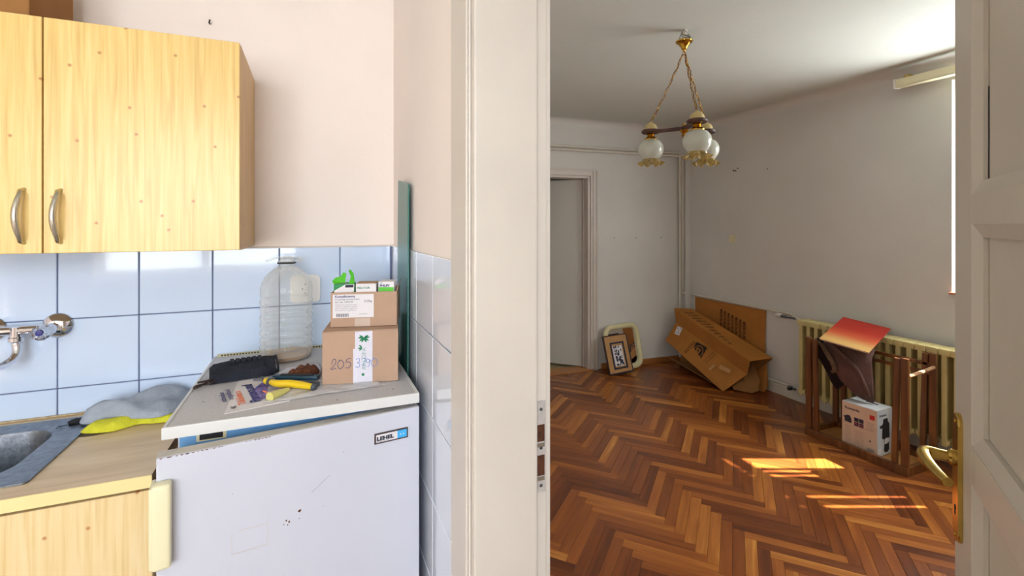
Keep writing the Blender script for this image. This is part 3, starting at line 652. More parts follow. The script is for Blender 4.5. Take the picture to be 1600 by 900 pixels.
# ============================================================ jacket hanging over the back rail
def cloth_sheet(bm, rows, seg=26, th=.006, amp=.012, seed=1):
    """rows: list of polylines (left..right); lofted smooth sheet with noise folds"""
    n = 8; g = []
    rr = [bez(r, seg//(len(r)-1)) for r in rows]
    for c in zip(*rr): g.append(bez(c, n))
    vs = []
    for i, colp in enumerate(g):
        vv = []
        for j, p in enumerate(colp):
            k = noise.noise(Vector((p.x*9, p.y*11, p.z*4+seed)))+.4*noise.noise(Vector((p.x*24, p.y*24, p.z*9+seed)))
            vv.append(bm.verts.new(p+Vector((-.8, .2, .3))*k*amp))
        vs.append(vv)
    fs = []
    for a, d in zip(vs, vs[1:]):
        for k in range(len(a)-1): fs.append(bm.faces.new([a[k], a[k+1], d[k+1], d[k]]))
    bmesh.ops.recalc_face_normals(bm, faces=fs); bmesh.ops.solidify(bm, geom=fs, thickness=th)
jk = thing('jacket', 'crumpled brown jacket with tan fleece collar hanging inside the upturned table legs', 'jacket', loc=(0, 0, 0))
b = NB(); cloth_sheet(b, [[(3.05, .36, .655), (3.06, .26, .675), (3.07, .15, .665), (3.09, .07, .65)],
                          [(2.99, .36, .62), (2.99, .27, .63), (3.0, .16, .61), (3.04, .06, .59)],
                          [(3.03, .34, .52), (2.97, .25, .53), (2.98, .14, .50), (3.03, .05, .50)],
                          [(3.09, .30, .44), (3.0, .22, .42), (2.99, .12, .385), (3.02, .04, .37)],
                          [(3.11, .26, .40), (3.05, .20, .36), (3.03, .12, .33), (3.03, .05, .325)]], amp=.02)
obj('body', b, M_jack, jk, smooth='all')
b = NB(); cloth_sheet(b, [[(3.00, .40, .655), (3.01, .385, .66), (3.06, .36, .665)], [(2.955, .375, .59), (2.95, .345, .60), (3.0, .31, .59)],
                          [(3.03, .36, .47), (3.01, .32, .44), (3.04, .27, .46)], [(3.08, .34, .36), (3.08, .30, .325), (3.10, .26, .37)]], amp=.02, seed=5)
obj('lining', b, M_jdark, jk, smooth='all')
b = NB(); tube(b, bez([(2.955, .355, .650), (2.945, .315, .625), (2.94, .275, .575), (2.945, .245, .525), (2.955, .245, .485), (2.97, .27, .465)], 6), [.010+.006*math.sin(i*.1) for i in range(31)], 10)
obj('collar', b, M_fur, jk, smooth='all', label='tan fleece collar edge')
b = NB(); tube(b, bez([(3.0, .30, .650), (2.965, .24, .625), (2.962, .17, .58), (2.972, .11, .52), (2.99, .07, .42), (3.0, .055, .36)], 6), [.016-.0002*i for i in range(31)], 10); obj('sleeve_fold', b, M_jack, jk, smooth='all')

# ============================================================ appliance carton inside the table
CM = frame_m((2.932, .176, .0185), (.02, -1, 0), (1, .02, 0))   # x towards camera-right, y towards the wall
CW, CD, CHt = .205, .165, .285
CM = Matrix.Translation((2.927, .178, .022)) @ Matrix.Rotation(R(-88), 4, 'Z')
cb = thing('coffee_maker_carton', 'white and beige appliance carton with pictures, standing inside the upturned table', 'box', mtx=CM)
M_beige = mat('beige_carton', srgb(214, 190, 168), .55, var=.03); M_lgrey = mat('pale_carton', srgb(206, 210, 212), .45, var=.05)
b = NB(); box(b, (0, 0, 0), (CW, CD, CHt), .002); obj('carton', b, M_beige, cb)
fr = frame_m((0, -.0006, 0), (1, 0, 0), (0, 0, 1))
sdm = frame_m((CW+.0006, 0, 0), (0, 1, 0), (0, 0, 1))
b = NB(); flat(b, sdm, .001, .001, CD-.001, CHt-.001); obj('side_print', b, M_lgrey, cb)
b = NB(); box(b, (.001, .001, CHt+.0002), (CW-.001, CD/2-.001, CHt+.0022)); box(b, (.001, CD/2+.001, CHt+.0002), (CW-.001, CD-.001, CHt+.0022)); obj('top_flap', b, M_lgrey, cb)
b = NB(); prism(b, rrect(.075, .016, .007, 5, CW*.55, CD*.74), CHt+.0024, CHt+.0030); obj('hand_hole', b, M_dark, cb)
SF = lambda x, y: fr @ Matrix.Translation((x, y, .0004))
SS = lambda x, y: sdm @ Matrix.Translation((x, y, .0006))
text('Rowenta', .024, M_ink, cb, SF(.018, .243), bold=.0006)
text('Rowenta', .021, M_ink, cb, SS(.025, .243), bold=.0006)
b = NB(); flat(b, SF(0, 0), .165, .222, .193, .25); obj('red_square', b, mat('red_print', srgb(190, 40, 44), .6), cb)
b = NB()
prism(b, [(.018, .16), (.018, .182), (.012, .186), (.012, .194), (.024, .197), (.034, .206), (.050, .203), (.058, .185), (.060, .158)], 0, .0003, SF(0, 0))
obj('machine_picture', b, M_ink, cb)
for x, y, w, h in ((.075, .178, .026, .025), (.104, .178, .026, .025), (.075, .150, .026, .025), (.104, .150, .026, .025), (.163, .080, .009, .010)):
    b = NB(); flat(b, SF(0, 0), x, y, x+w, y+h); obj('small_picture', b, M_ink, cb)
b = NB(); flat(b, SF(0, 0.), .106, .156, .128, .166, .0005); flat(b, SF(0, 0), .078, .158, .092, .17, .0005); obj('picture_detail', b, mat('magenta_print', srgb(150, 60, 90), .6), cb)
b = NB()
for i in range(9):
    flat(b, SF(0, 0), .018, .045+i*.011, .055+.004*math.sin(i*2), .0475+i*.011)
    if i < 8: flat(b, SF(0, 0), .078, .035+i*.012, .130+.008*math.sin(i*3), .0375+i*.012)
for i in range(5): flat(b, SF(0, 0), .145, .150+i*.011, .192-.006*(i % 2), .1525+i*.011)
obj('small_print', b, mat('faint_print', srgb(168, 146, 132), .7), cb, kind='stuff')
b = NB()
for i in range(9): flat(b, SF(0, 0), .150+i*.0042, .018, .1525+i*.0042-.0008*(i % 2), .040)
obj('barcode', b, M_inkg, cb)
b = NB()   # coffee maker picture on the side
prism(b, [(.062, .20), (.066, .226), (.11, .228), (.118, .205), (.132, .19), (.135, .12), (.128, .07), (.13, .03), (.115, .015), (.085, .015), (.072, .03), (.078, .06), (.074, .10), (.056, .105), (.052, .11), (.056, .17), (.03, .172), (.03, .188), (.056, .192)], 0, .0003, SS(0, 0)); obj('machine_picture', b, M_dark, cb)
b = NB(); prism(b, [(.078, .07), (.082, .10), (.10, .104), (.13, .10), (.126, .075), (.1, .066)], 0, .0003, SS(0, 0).copy() @ Matrix.Translation((0, 0, .0004))); obj('cup_picture', b, M_paper, cb); b = NB(); prism(b, [(.012, .018), (.008, .045), (.045, .05), (.05, .025), (.03, .014)], 0, .0003, SS(0, 0)); obj('cup_picture', b, M_paper, cb)

# ============================================================ wall mirror and picture leaning on the far wall
def ring_tube(w, h, r, n=10): return [(x, y, 0) for x, y in rrect(w, h, r, n)]
mo = Vector((2.625, 2.085, .032))
mm = frame_m(mo, (.93, .03, .03), (-.06, .21, 1))
mi = thing('framed_mirror', 'mirror in a rounded cream plastic frame leaning on the far wall', 'mirror', mtx=mm @ Matrix.Translation((0, .205, 0)))
b = NB(); tube(b, ring_tube(.385, .405, .075), .026, 14, closed=True); obj('mirror_frame', b, M_cframe, mi, smooth='all')
b = NB(); prism(b, rrect(.375, .395, .07, 8), -.014, -.008); obj('mirror_glass', b, M_mirror, mi)
pmx = frame_m((2.372, 2.000, .018), (.30, .0, .012), (-.035, .10, .335))
pf = thing('framed_picture', 'small framed black and white print in tan frame leaning against the mirror', 'picture', mtx=pmx)
W_, H_ = .258, .35
b = NB(); box(b, (-.012, -.012, -.008), (W_+.012, H_+.012, .006), .003); obj('outer_frame', b, M_pdk, pf)
b = NB(); box(b, (0, 0, .0062), (W_, H_, .012), .002); obj('mat_board', b, M_pfr, pf)
b = NB()
for a, d in (((.050, .034, .0122), (.066, H_-.06, .017)), ((W_-.062, .034, .0122), (W_-.046, H_-.06, .017)), ((.0662, .034, .0122), (W_-.0622, .050, .0168)), ((.0662, H_-.076, .0122), (W_-.0622, H_-.06, .0168))): box(b, a, d, .001, seg=1)
box(b, (W_-.003, 0, .0122), (W_+.008, H_, .0155), .001, seg=1); box(b, (0, -.008, .0122), (W_, .003, .0155), .001, seg=1)
obj('navy_border', b, M_navy, pf)
b = NB(); box(b, (.072, .062, .0122), (W_-.075, H_-.095, .0135)); pr_ = obj('print', b, M_paper, pf)
random.seed(11); b = NB()
for k in range(70):
    x = random.uniform(.088, W_-.085); y = random.uniform(.07, H_-.105)
    if (x-.088)/.09+(y-.07)/.18 > 1.15 and random.random() < .75: continue
    w = random.uniform(.004, .012); h = random.uniform(.006, .02)
    a = random.random()*3; prism(b, [(x+w*math.cos(a+q), y+h*math.sin(a+q)) for q in (0, 1.6, 3.1, 4.6)], .0137+.00001*k, .0140+.00001*k)
obj('print_lines', b, M_ink, pf)

# ============================================================ cardboard in the corner
# tall flat sheet leaning on the right wall
b = NB()
sv = [(3.465, 2.02, .05), (3.478, 2.04, .698), (3.443, 1.16, .698), (3.434, 1.165, .42), (3.428, 1.15, .28), (3.434, 1.6, .10)]
sheet(b, sv, [(0, 1, 2, 3, 4, 5)], .006)
cs = obj('cardboard_sheet', b, M_card2, label='large flat brown cardboard sheet with printed columns leaning on the right wall', cat='cardboard')
wm = frame_m((3.4655, 1.98, .69), (-.040, -.999, 0), (.020, 0, 1))
for i in range(7):
    x0 = .30+.047*i
    text('MADE IN 0% PACK 24'[:18-(i*3) % 7], .04, M_inkk, cs, wm @ Matrix.Translation((x0, -.06-.012*i, 0)) @ Matrix.Rotation(R(-90), 4, 'Z'), sx_=.6 if i % 2 else .75, bold=.001)
# folded long carton
V = {'a0': (3.026, 1.247, 0.004), 'a1': (3.107, 2.07, 0.261), 'f0': (3.222, 1.164, 0.156), 'f1': (3.212, 2.026, 0.447), 't0': (3.208, 1.126, 0.28), 't1': (3.193, 2.034, 0.594), 'u0': (3.387, 1.051, 0.308), 'u1': (3.380, 1.977, 0.583)}

Vv = {k: Vector(p) for k, p in V.items()}
gr1, gr0 = Vector((3.28, 2.05, .03)), Vector((3.36, 1.36, .004))
cc = thing('folded_carton', 'long collapsed brown carton with dark square emblem lying open-ended in the corner', 'box')
b = NB(); sheet(b, [Vv['a0'], Vv['a1'], Vv['f1'], Vv['f0']], [(0, 1, 2, 3)], .005); obj('front_panel', b, M_card2, cc)
b = NB(); sheet(b, [Vv['f0'], Vv['f1'], Vv['t1'], Vv['t0']], [(0, 1, 2, 3)], .005); obj('fold_panel', b, M_card2, cc)
b = NB(); sheet(b, [Vv['t0'], Vv['t1'], Vv['u1'], Vv['u0']], [(0, 1, 2, 3)], .005); obj('top_panel', b, M_card2, cc)
b = NB(); sheet(b, [Vv['u0']-Vector((0, 0, .006)), Vv['u1']-Vector((0, 0, .006)), gr1, gr0], [(0, 1, 2, 3)], .005); obj('back_panel', b, M_card3, cc)
b = NB(); sheet(b, [gr0-Vector((.0, .02, 0)), gr1-Vector((.05, 0, 0)), Vv['a1']+Vector((.04, 0, -.18)), Vv['a0']+Vector((.03, .02, .004))], [(0, 1, 2, 3)], .005); obj('bottom_panel', b, M_card3, cc)
b = NB(); sheet(b, [Vector((3.17, 1.345, .16)), Vector((3.27, 1.34, .245)), Vector((3.36, 1.22, .235)), Vector((3.335, 1.13, .10)), Vector((3.29, 1.11, .02)), Vector((3.22, 1.12, .006)), Vector((3.14, 1.24, .012))], [(0, 1, 2, 3, 4, 5, 6)], .005); obj('end_flap', b, M_card3, cc, label='dull inner flap bent out at the open end')
b = NB(); sheet(b, [Vector((3.39, 1.30, .30)), Vector((3.40, 1.12, .31)), Vector((3.385, 1.09, .05)), Vector((3.34, 1.10, .006)), Vector((3.36, 1.30, .01))], [(0, 1, 2, 3, 4)], .006)
obj('cardboard_offcut', b, M_card2, label='small brown cardboard offcut standing behind the open end of the collapsed carton', cat='cardboard')
# prints on the front panel: x runs down the fold, y up the panel
nrm = (Vv['f0']-Vv['a0']).cross(Vv['a1']-Vv['a0']).normalized()
if nrm.x > 0: nrm = -nrm
ex = (Vv['a0']-Vv['a1']).normalized()
pm2 = frame_m(Vv['a1'], ex, Vv['f1']-Vv['a1'])
if (pm2.to_3x3() @ Vector((0, 0, 1))).dot(nrm) < 0: pm2 = frame_m(Vv['a0'], -ex, Vv['f0']-Vv['a0'])
LEN = (Vv['a0']-Vv['a1']).length; HT = (Vv['f1']-Vv['a1']).length
def PF(x, y, r=0, lift=.0032): return pm2 @ Matrix.Translation((x, y, lift)) @ Matrix.Rotation(R(r), 4, 'Z')
b = NB(); prism(b, rrect(.135, .15, .012, 4), 0, .0006, PF(.47*LEN, .60*HT, 8)); em = obj('emblem', b, mat('black_print', srgb(44, 30, 24), .75), cc)
text('SI', .085, M_card2, cc, PF(.47*LEN-.035, .60*HT-.03, 0, .0042), bold=.0028)
b = NB(); lathe(b, [(.052, 0), (.059, 0), (.059, .0004), (.052, .0004), (.052, 0)], 24, PF(.47*LEN, .60*HT, 0, .0041)); obj('emblem_ring', b, M_card2, cc)
text('SIDDIQ', .050, M_inkk, cc, PF(.36*LEN, .16*HT, 84, .0060), sx_=.9, bold=.0004)
for i in range(2): text('MADE WITH CARE 40X60', .022, M_inkk, cc, PF(.60*LEN+.03*i, .16*HT, 78), sx_=.8)
b = NB(); flat(b, PF(.05*LEN, .52*HT, 14, .0058), 0, 0, .07, .085, .0006); obj('sticker', b, M_paper, cc, label='white sticker')
b = NB()
for x, y in ((.01, .06), (.05, .065), (.012, .012), (.045, .02), (.028, .04)): flat(b, PF(.05*LEN, .52*HT, 14, .0066), x, y, x+.009, y+.012)
obj('sticker_marks', b, M_ink, cc)
b = NB(); flat(b, PF(.80*LEN, .62*HT, 12, .0034), 0, 0, .12, .035); flat(b, PF(.74*LEN, .30*HT, 80, .0034), 0, 0, .07, .028); obj('tape_scrap', b, mat('glossy_tape', srgb(196, 150, 96), .15, coat=.8), cc)
ext = (Vv['t0']-Vv['t1']).normalized(); tpm = frame_m(Vv['t1'], ext, Vv['u1']-Vv['t1'])
if (tpm.to_3x3() @ Vector((0, 0, 1))).z < 0: tpm = frame_m(Vv['u1'], ext, Vv['t1']-Vv['u1'])
for i in range(11):
    text(['Handle', 'Wishful', 'Ballast', 'Milling'][i % 4], .042, M_inkk, cc, tpm @ Matrix.Translation((.12+.058*i, -.13 if False else .03, .0064)) @ Matrix.Rotation(R(72), 4, 'Z'), sx_=.85, bold=.0006)

# ============================================================ KITCHEN: wall cabinets
def handle_bow(parent, x, z, h=.127, y=-.0186):
    b = NB(); pts = [(x+.0, y, z), (x-.004, y-.010, z+.004)]+[(x-.006*math.sin(math.pi*t/10), y-.012-.016*math.sin(math.pi*t/10), z+h*t/10) for t in range(1, 10)]+[(x-.004, y-.010, z+h-.004), (x, y, z+h)]
    tube(b, pts, [.0045]+[.0048+.0022*math.sin(math.pi*i/10) for i in range(11)]+[.0045], 10); return obj('handle', b, mat('satin_nickel', srgb(206, 200, 186), .2, 1, var=.15), parent, smooth=True, label='bowed satin metal handle')
def wall_cabinet(label, x0, x1, hx, right_panel):
    c = thing('wall_cabinet', label, 'cabinet', loc=(x0, -.37, 1.392), group='pine wall cabinets')
    W = x1-x0; D = .3695; HH = .565
    b = NB(); box(b, (.001, .0195, 0), (.017, D, HH), .001, seg=1); box(b, (W-.017, .0195, 0), (W-.0005, D, HH), .001, seg=1); box(b, (.0172, .0196, 0), (W-.0172, D, .016)); box(b, (.0172, .0196, HH-.016), (W-.0172, D, HH)); box(b, (.0172, D-.006, .0162), (W-.0172, D-.001, HH-.0162))
    obj('body', b, M_pineside, c)
    b = NB(); box(b, (.0012, 0, .001), (W-.0012, .018, HH-.001), .0012, seg=1); d = obj('door', b, M_pine, c); handle_bow(d, hx, .026, y=.0015)
    return c
wall_cabinet('wide light pine wall cabinet with handle at its lower left, over the tiles', -.878, -.468, .034, True)
wall_cabinet('wall cabinet cut off by the left edge, handle at its lower right', -1.288, -.8785, .377, False)
b = NB(); box(b, (-1.19, -.315, 1.9578), (-.925, -.08, 2.18), .003); bx = thing('storage_box', 'plain brown cardboard box on top of the left wall cabinet', 'box'); obj('carton_body', b, M_card3, bx); b = NB(); box(b, (-1.188, -.313, 2.1803), (-.927, -.082, 2.1835)); obj('lid_flap', b, M_card3, bx)

# base cabinet + worktop + sink
bc = thing('base_cabinet', 'pale pine base cabinet under the worktop, left of the fridge', 'cabinet', loc=(-1.5, -.52, 0))
b = NB(); box(b, (0, .02, .10), (.017, .50, .8555)); box(b, (.86, .02, .10), (.8755, .50, .8555), .001, seg=1); box(b, (.0172, .0205, .10), (.8598, .50, .116)); box(b, (.0172, .49, .1162), (.8598, .50, .8555)); obj('body', b, M_pineside, bc)
b = NB(); box(b, (.437, 0, .11), (.8745, .018, .853), .0012, seg=1); obj('door', b, M_pine2, bc, label='right-hand pale pine door')
b = NB(); box(b, (.001, 0, .11), (.434, .018, .853), .0012, seg=1); obj('door', b, M_pine2, bc)
b = NB(); box(b, (.02, .06, 0), (.86, .075, .0998)); obj('plinth', b, M_pineside, bc)
wt = thing('worktop', 'beige wood-patterned worktop with pale edging, left of the fridge', 'worktop', loc=(0, 0, .888))
b = NB()
SX0, SX1, SY0, SY1 = -1.34, -.868, -.462, -.048
box(b, (SX1-.006, -.519, -.028), (-.627, -.0095, 0)); box(b, (-1.5, -.519, -.028), (SX0+.006, -.0095, 0)); box(b, (SX0+.0062, -.519, -.028), (SX1-.0062, SY0+.006, 0)); box(b, (SX0+.0062, SY1-.006, -.028), (SX1-.0062, -.0095, 0))
obj('slab', b, M_counter, wt)
b = NB(); box(b, (-1.5, -.5222, -.0285), (-.6262, -.5192, .0002), .0006, seg=1); obj('front_edging', b, M_edge, wt)
b = NB(); box(b, (-.6268, -.519, -.0285), (-.6262, -.0095, .0002)); obj('end_edging', b, mat('worn_particle_board', srgb(140, 108, 76), .9, bump=.6, bscale=120, var=.4, vscale=90), wt)
b = NB(); box(b, (-1.5, -.0165, 0.0002), (-.6262, -.0096, .006), .002); obj('back_bead', b, mat('old_sealant', srgb(196, 176, 140), .8, var=.3, vscale=60), wt)
b = NB(); lump(b, [(-.86, -.16), (-.80, -.15), (-.78, -.19), (-.84, -.215), (-.875, -.2)], .0002, .0008, rings=3, base=.0003, amp=.2); obj('worn_spot', b, mat('worn_patch', srgb(110, 96, 84), .9, var=.4, vscale=120), wt, label='dark worn patch in the laminate')
sk = thing('sink', 'stained stainless steel inset sink at the left edge', 'sink', loc=(0, 0, .8885))
b = NB(); o_ = rrect(SX1-SX0, SY1-SY0, .012, 6, (SX0+SX1)/2, (SY0+SY1)/2); i1 = rrect(.37, .29, .075, 6, -1.125, -.258); rings = []
def ring(pts, z): return [b.verts.new((x, y, z)) for x, y in pts]
sc_ = lambda pts, f, cx=-1.125, cy=-.258: [(cx+(x-cx)*f, cy+(y-cy)*f) for x, y in pts]
o2 = [( (SX0+SX1)/2+(x-(SX0+SX1)/2)*.975, (SY0+SY1)/2+(y-(SY0+SY1)/2)*.97) for x, y in o_]
rings = [ring(o_, .0003), ring(o_, .004), ring(o2, .0045), ring(sc_(o2, .93), .0015), ring(sc_(i1, 1.06), .0015), ring(sc_(i1, 1.02), 0), ring(i1, -.008), ring(sc_(i1, .97), -.10), ring(sc_(i1, .94), -.135), ring(sc_(i1, .85), -.150), ring(sc_(i1, .12), -.156)]
for u, v in zip(rings, rings[1:]):
    for k in range(len(u)): b.faces.new([u[k], u[(k+1) % len(u)], v[(k+1) % len(v)], v[k]])
b.faces.new(rings[-1]); obj('basin', b, M_steel, sk, smooth=True)
b = NB(); lathe(b, [(0, -.1545), (.034, -.1545), (.036, -.152), (.030, -.152), (.026, -.1535), (0, -.1535)], 24, Matrix.Translation((-1.125, -.258, 0))); obj('drain', b, M_chrome, sk, smooth=True)
b = NB()
for k in range(46):
    t = k/45
    p = Vector((-.895, -.085, .006)).lerp(Vector((-.948, -.118, .003)), t/.35) if t < .35 else Vector((-.948-.004*(t-.35), -.120-.01*(t-.35), .003-.13*(t-.35)))
    if t < .35: p += Vector((0, .006*math.sin(t*20), .001))
    bmesh.ops.create_icosphere(b, subdivisions=1, radius=.0017, matrix=Matrix.Translation(p))
obj('plug_chain', b, M_dark, sk)
b = NB(); lathe(b, [(0, 0), (.017, 0), (.019, .004), (.012, .008), (.004, .009), (0, .012)], 18, Matrix.Translation((-.915, -.092, .0035))); obj('plug', b, M_dark, sk, smooth=True)

# tap
tp = thing('tap', 'chrome wall-mounted mixer tap with clear faceted knobs above the sink', 'tap', loc=(-1.062, -.0088, 1.161))
for s in (1, -1):
    x = s*.075
    b = NB(); lathe(b, [(0, 0), (.036, 0), (.037, .003), (.034, .008), (.022, .016), (.014, .020), (0, .020)], 30, Matrix.Translation((x, 0, 0)) @ Matrix.Rotation(R(90), 4, 'X')); obj('flange', b, M_chrome, tp, smooth=True)
    b = NB(); lathe(b, [(0, .0), (.011, .0), (.011, .075), (.008, .080), (0, .080)], 20, Matrix.Translation((x, -.0205, 0)) @ Matrix.Rotation(R(90), 4, 'X')); obj('valve', b, M_chrome, tp, smooth=True)
    b = NB(); lathe(b, [(.0118, .0), (.016, .004), (.0175, .012), (.016, .030), (.021, .044), (.022, .060), (.017, .066), (0, .066), (0, .0625), (.0118, .0625)], 10, Matrix.Translation((x, -.040, -.001)) @ Matrix.Rotation(R(92), 4, 'X')); kn = obj('knob', b, M_crystal, tp, label='clear faceted knob')
    b = NB(); lathe(b, [(0, 0), (.009, 0), (.008, .003), (0, .004)], 18, Matrix.Translation((x, -.1065, -.001)) @ Matrix.Rotation(R(92), 4, 'X')); obj('cap', b, mat('blue_cap', srgb(40, 50, 130), .2, coat=.6), kn, smooth=True)
b = NB(); tube(b, [(-.0638, -.045, 0), (0.0638, -.045, 0)], .0125, 18); lathe(b, [(0, .012), (.014, .010), (.014, -.018), (.017, -.020), (.017, -.03), (.011, -.034), (0, -.034)], 20, Matrix.Translation((0, -.045, 0))); obj('mixer_body', b, M_chrome, tp, smooth=True)
b = NB(); tube(b, bez([(0, -.045, -.0345), (0.003, -.047, -.055), (.0, -.062, -.078), (-.012, -.095, -.088), (-.028, -.14, -.080), (-.04, -.175, -.066), (-.045, -.19, -.072), (-.046, -.192, -.085)], 6), .0105, 16); obj('spout', b, M_chrome, tp, smooth=True)

# cloths
b = NB(); lump(b, [(-.872, -.185), (-.80, -.215), (-.745, -.185), (-.70, -.195), (-.655, -.19), (-.632, -.10), (-.64, -.05), (-.72, -.06), (-.79, -.12)], .8925, .026, amp=.35, freq=22, seed=3); obj('cleaning_cloth', b, M_yel, label='bright yellow cleaning cloth under the grey towel beside the sink', cat='cloth', smooth='all')
b = NB(); lump(b, [(-.895, -.10), (-.885, -.135), (-.82, -.15), (-.755, -.19), (-.69, -.205), (-.655, -.165), (-.634, -.085), (-.645, -.03), (-.74, -.022), (-.84, -.045)], .9125, .040, amp=.75, freq=13, seed=9, power=.7)
for v in b.verts:
    if v.co.z < .93 and v.co.x < -.80: v.co.z -= .016*min(1, (-.80-v.co.x)/.06)
obj('microfibre_towel', b, M_grey, label='grey microfibre towel heaped on the worktop between sink and fridge', cat='towel', smooth='all')

# ============================================================ fridge
fg = thing('fridge', 'old white under-counter fridge with its door slightly ajar', 'fridge', loc=(0, 0, 0))
FX0, FX1, FY0, FY1, FZ = -.566, -.046, -.570, -.035, 1.0
b = NB(); t = .03
box(b, (FX0, FY0, .04), (FX0+t, FY1, FZ), .002); box(b, (FX1-t, FY0, .04), (FX1, FY1, FZ), .002); box(b, (FX0+t+.0002, FY1-t, .0402), (FX1-t-.0002, FY1, FZ-.0002)); box(b, (FX0+t+.0002, FY0, FZ-t), (FX1-t-.0002, FY1-t-.0002, FZ-.0002)); box(b, (FX0+t+.0002, FY0, .0402), (FX1-t-.0002, FY1-t-.0002, .12)); obj('cabinet', b, M_white, fg)
b = NB(); g = .034
for a, d in (((FX0+g, FY0-.003, .13), (FX0+g+.006, FY0+.40, FZ-g)), ((FX1-g-.006, FY0-.003, .13), (FX1-g, FY0+.40, FZ-g)), ((FX0+g+.0062, FY0-.003, FZ-g-.006), (FX1-g-.0062, FY0+.40, FZ-g)), ((FX0+g+.0062, FY0+.39, .13), (FX1-g-.0062, FY0+.40, FZ-g-.0062))): box(b, a, d, .001, seg=1)
for a, d in (((FX0+.004, FY0-.0035, .13), (FX0+g-.0002, FY0-.0005, FZ-.004)), ((FX1-g+.0002, FY0-.0035, .13), (FX1-.004, FY0-.0005, FZ-.004)), ((FX0+g, FY0-.0035, FZ-g+.0002), (FX1-g, FY0-.0005, FZ-.004))): box(b, a, d)
obj('liner', b, M_liner, fg, label='sky-blue inner liner')
b = NB(); box(b, (FX0+.042, FY0-.0045, FZ-.029), (FX0+.088, FY0-.0037, FZ-.010), .0003, seg=1); obj('vent_slot', b, M_dark, fg)
b = NB(); box(b, (FX0+.036, FY0-.0042, FZ-.032), (FX0+.095, FY0-.00355, FZ-.0065)); obj('vent_frame', b, M_ivory, fg)
# top slab: laminate in a raised white rim
SX0_, SX1_, SYf, SYb, SZ = -.585, -.032, -.620, -.0125, 1.0005
b = NB(); box(b, (SX0_+.008, SYf+.008, SZ), (SX1_-.008, SYb-.008, SZ+.0235)); obj('top_board', b, M_lam, fg)
b = NB(); box(b, (SX0_, SYf, SZ-.0004), (SX1_, SYf+.0078, SZ+.0255), .002); box(b, (SX0_, SYf+.008, SZ-.0004), (SX0_+.0078, SYb, SZ+.0255), .002); box(b, (SX1_-.0078, SYf+.008, SZ-.0004), (SX1_, SYb, SZ+.0255), .002); obj('top_rim', b, mat('rim_white', srgb(218, 218, 216), .4, var=.05), fg)
b = NB(); box(b, (SX0_+.008, SYb-.0076, SZ), (SX1_-.008, SYb, SZ+.031), .001, seg=1); br_ = obj('back_grille', b, mat('aged_cream_plastic', srgb(206, 200, 160), .5, var=.2, vscale=40), fg)
b = NB()
for k in range(60): box(b, (SX0_+.02+.0088*k, SYb-.0084, SZ+.0255), (SX0_+.0255+.0088*k, SYb-.0077, SZ+.0295))
obj('grille_slots', b, M_dark, br_, kind='stuff')
b = NB()
for x, y in ((-.535, -.47), (-.23, -.585), (-.09, -.56)): lathe(b, [(0, 0), (.002, 0), (.002, .0005), (0, .0005)], 8, Matrix.Translation((x, y, SZ+.0236)))
obj('crumb', b, M_dark, fg)
# door
DM = Matrix.Translation((-.030, -.612, 0)) @ Matrix.Rotation(R(7.4), 4, 'Z')    # local x negative = towards the latch
fd = NB(); box(fd, (-.553, 0, .10), (0, .034, .988), .004, seg=3)
fdo = obj('door', fd, M_white, fg, mtx=DM)
b = NB()
for a, d in (((-.545, .0345, .11), (-.525, .044, .982)), ((-.028, .0345, .11), (-.008, .040, .982)), ((-.5248, .0345, .962), (-.0282, .042, .982)), ((-.5248, .0345, .11), (-.0282, .042, .13))): box(b, a, d, .002)
obj('gasket', b, M_wplastic, fdo)
b = NB(); box(b, (-.553, .002, .9882), (-.002, .033, .9895), .0005, seg=1); obj('top_trim', b, mat('aged_trim', srgb(196, 192, 184), .5, var=.15, vscale=30), fdo)
b = NB(); box(b, (-.558, -.028, .775), (-.526, -.0002, .944), .007, seg=3); box(b, (-.562, -.026, .78), (-.5535, .02, .94), .003); obj('handle', b, M_ivory, fdo, smooth=True, label='cream plastic vertical grip')
def FDM(x, z, lift=0): return frame_m((x, -.0004-lift, z), (1, 0, 0), (0, 0, 1))
b = NB(); flat(b, FDM(-.117, .916), 0, 0, .085, .026, .0025); bg = obj('badge', b, mat('badge_dark', srgb(74, 60, 62), .4), fdo)
b = NB(); flat(b, FDM(-.117, .916, .0027), .004, .0035, .0575, .0225); obj('badge_plate', b, M_paper, bg)
b = NB(); flat(b, FDM(-.117, .916, .0027), .0577, .0035, .0815, .0225); obj('badge_blue', b, M_blue, bg)
text('LEHEL', .0125, M_ink, bg, FDM(-.1115, .9245, .0034), bold=.0007, sx_=1.25)
text('hűtőgép  HB 160', .0042, M_inkg, bg, FDM(-.1115, .9205, .0034))
b = NB()
for x in (.066, .073): lathe(b, [(0, 0), (.0016, 0), (.0016, .0004), (0, .0004)], 6, FDM(-.117+x, .916+.0125, .0031))
obj('badge_stars', b, M_paper, bg)
# rust pits and chips
random.seed(5); b = NB()
for x, z, r in ((-.287, .803, .0035), (-.315, .790, .0022), (-.309, .785, .0025), (-.312, .779, .0016), (-.320, .782, .0012), (-.288, .786, .0012), (-.235, .80, .0008), (-.19, .915, .0010), (-.42, .88, .0008)):
    P = [(x+r*random.uniform(.6, 1.2)*math.cos(a), z+r*random.uniform(.6, 1.2)*math.sin(a)) for a in [2*math.pi*q/9 for q in range(9)]]; prism(b, P, 0, .0003, FDM(0, 0))
for k in range(22):
    x = -.545+.0075*k+random.uniform(-.004, .004)+(.04 if k > 14 else 0); w = random.uniform(.001, .006); z = .9872
    prism(b, [(x, z-.0004), (x+w*.5, z-random.uniform(.0006, .0018)), (x+w, z-.0004), (x+w, z+.0006), (x, z+.0006)], 0, .0004, FDM(0, 0))
obj('rust_chips', b, mat('rust', srgb(112, 62, 36), .9, var=.5, vscale=200), fdo)
b = NB()
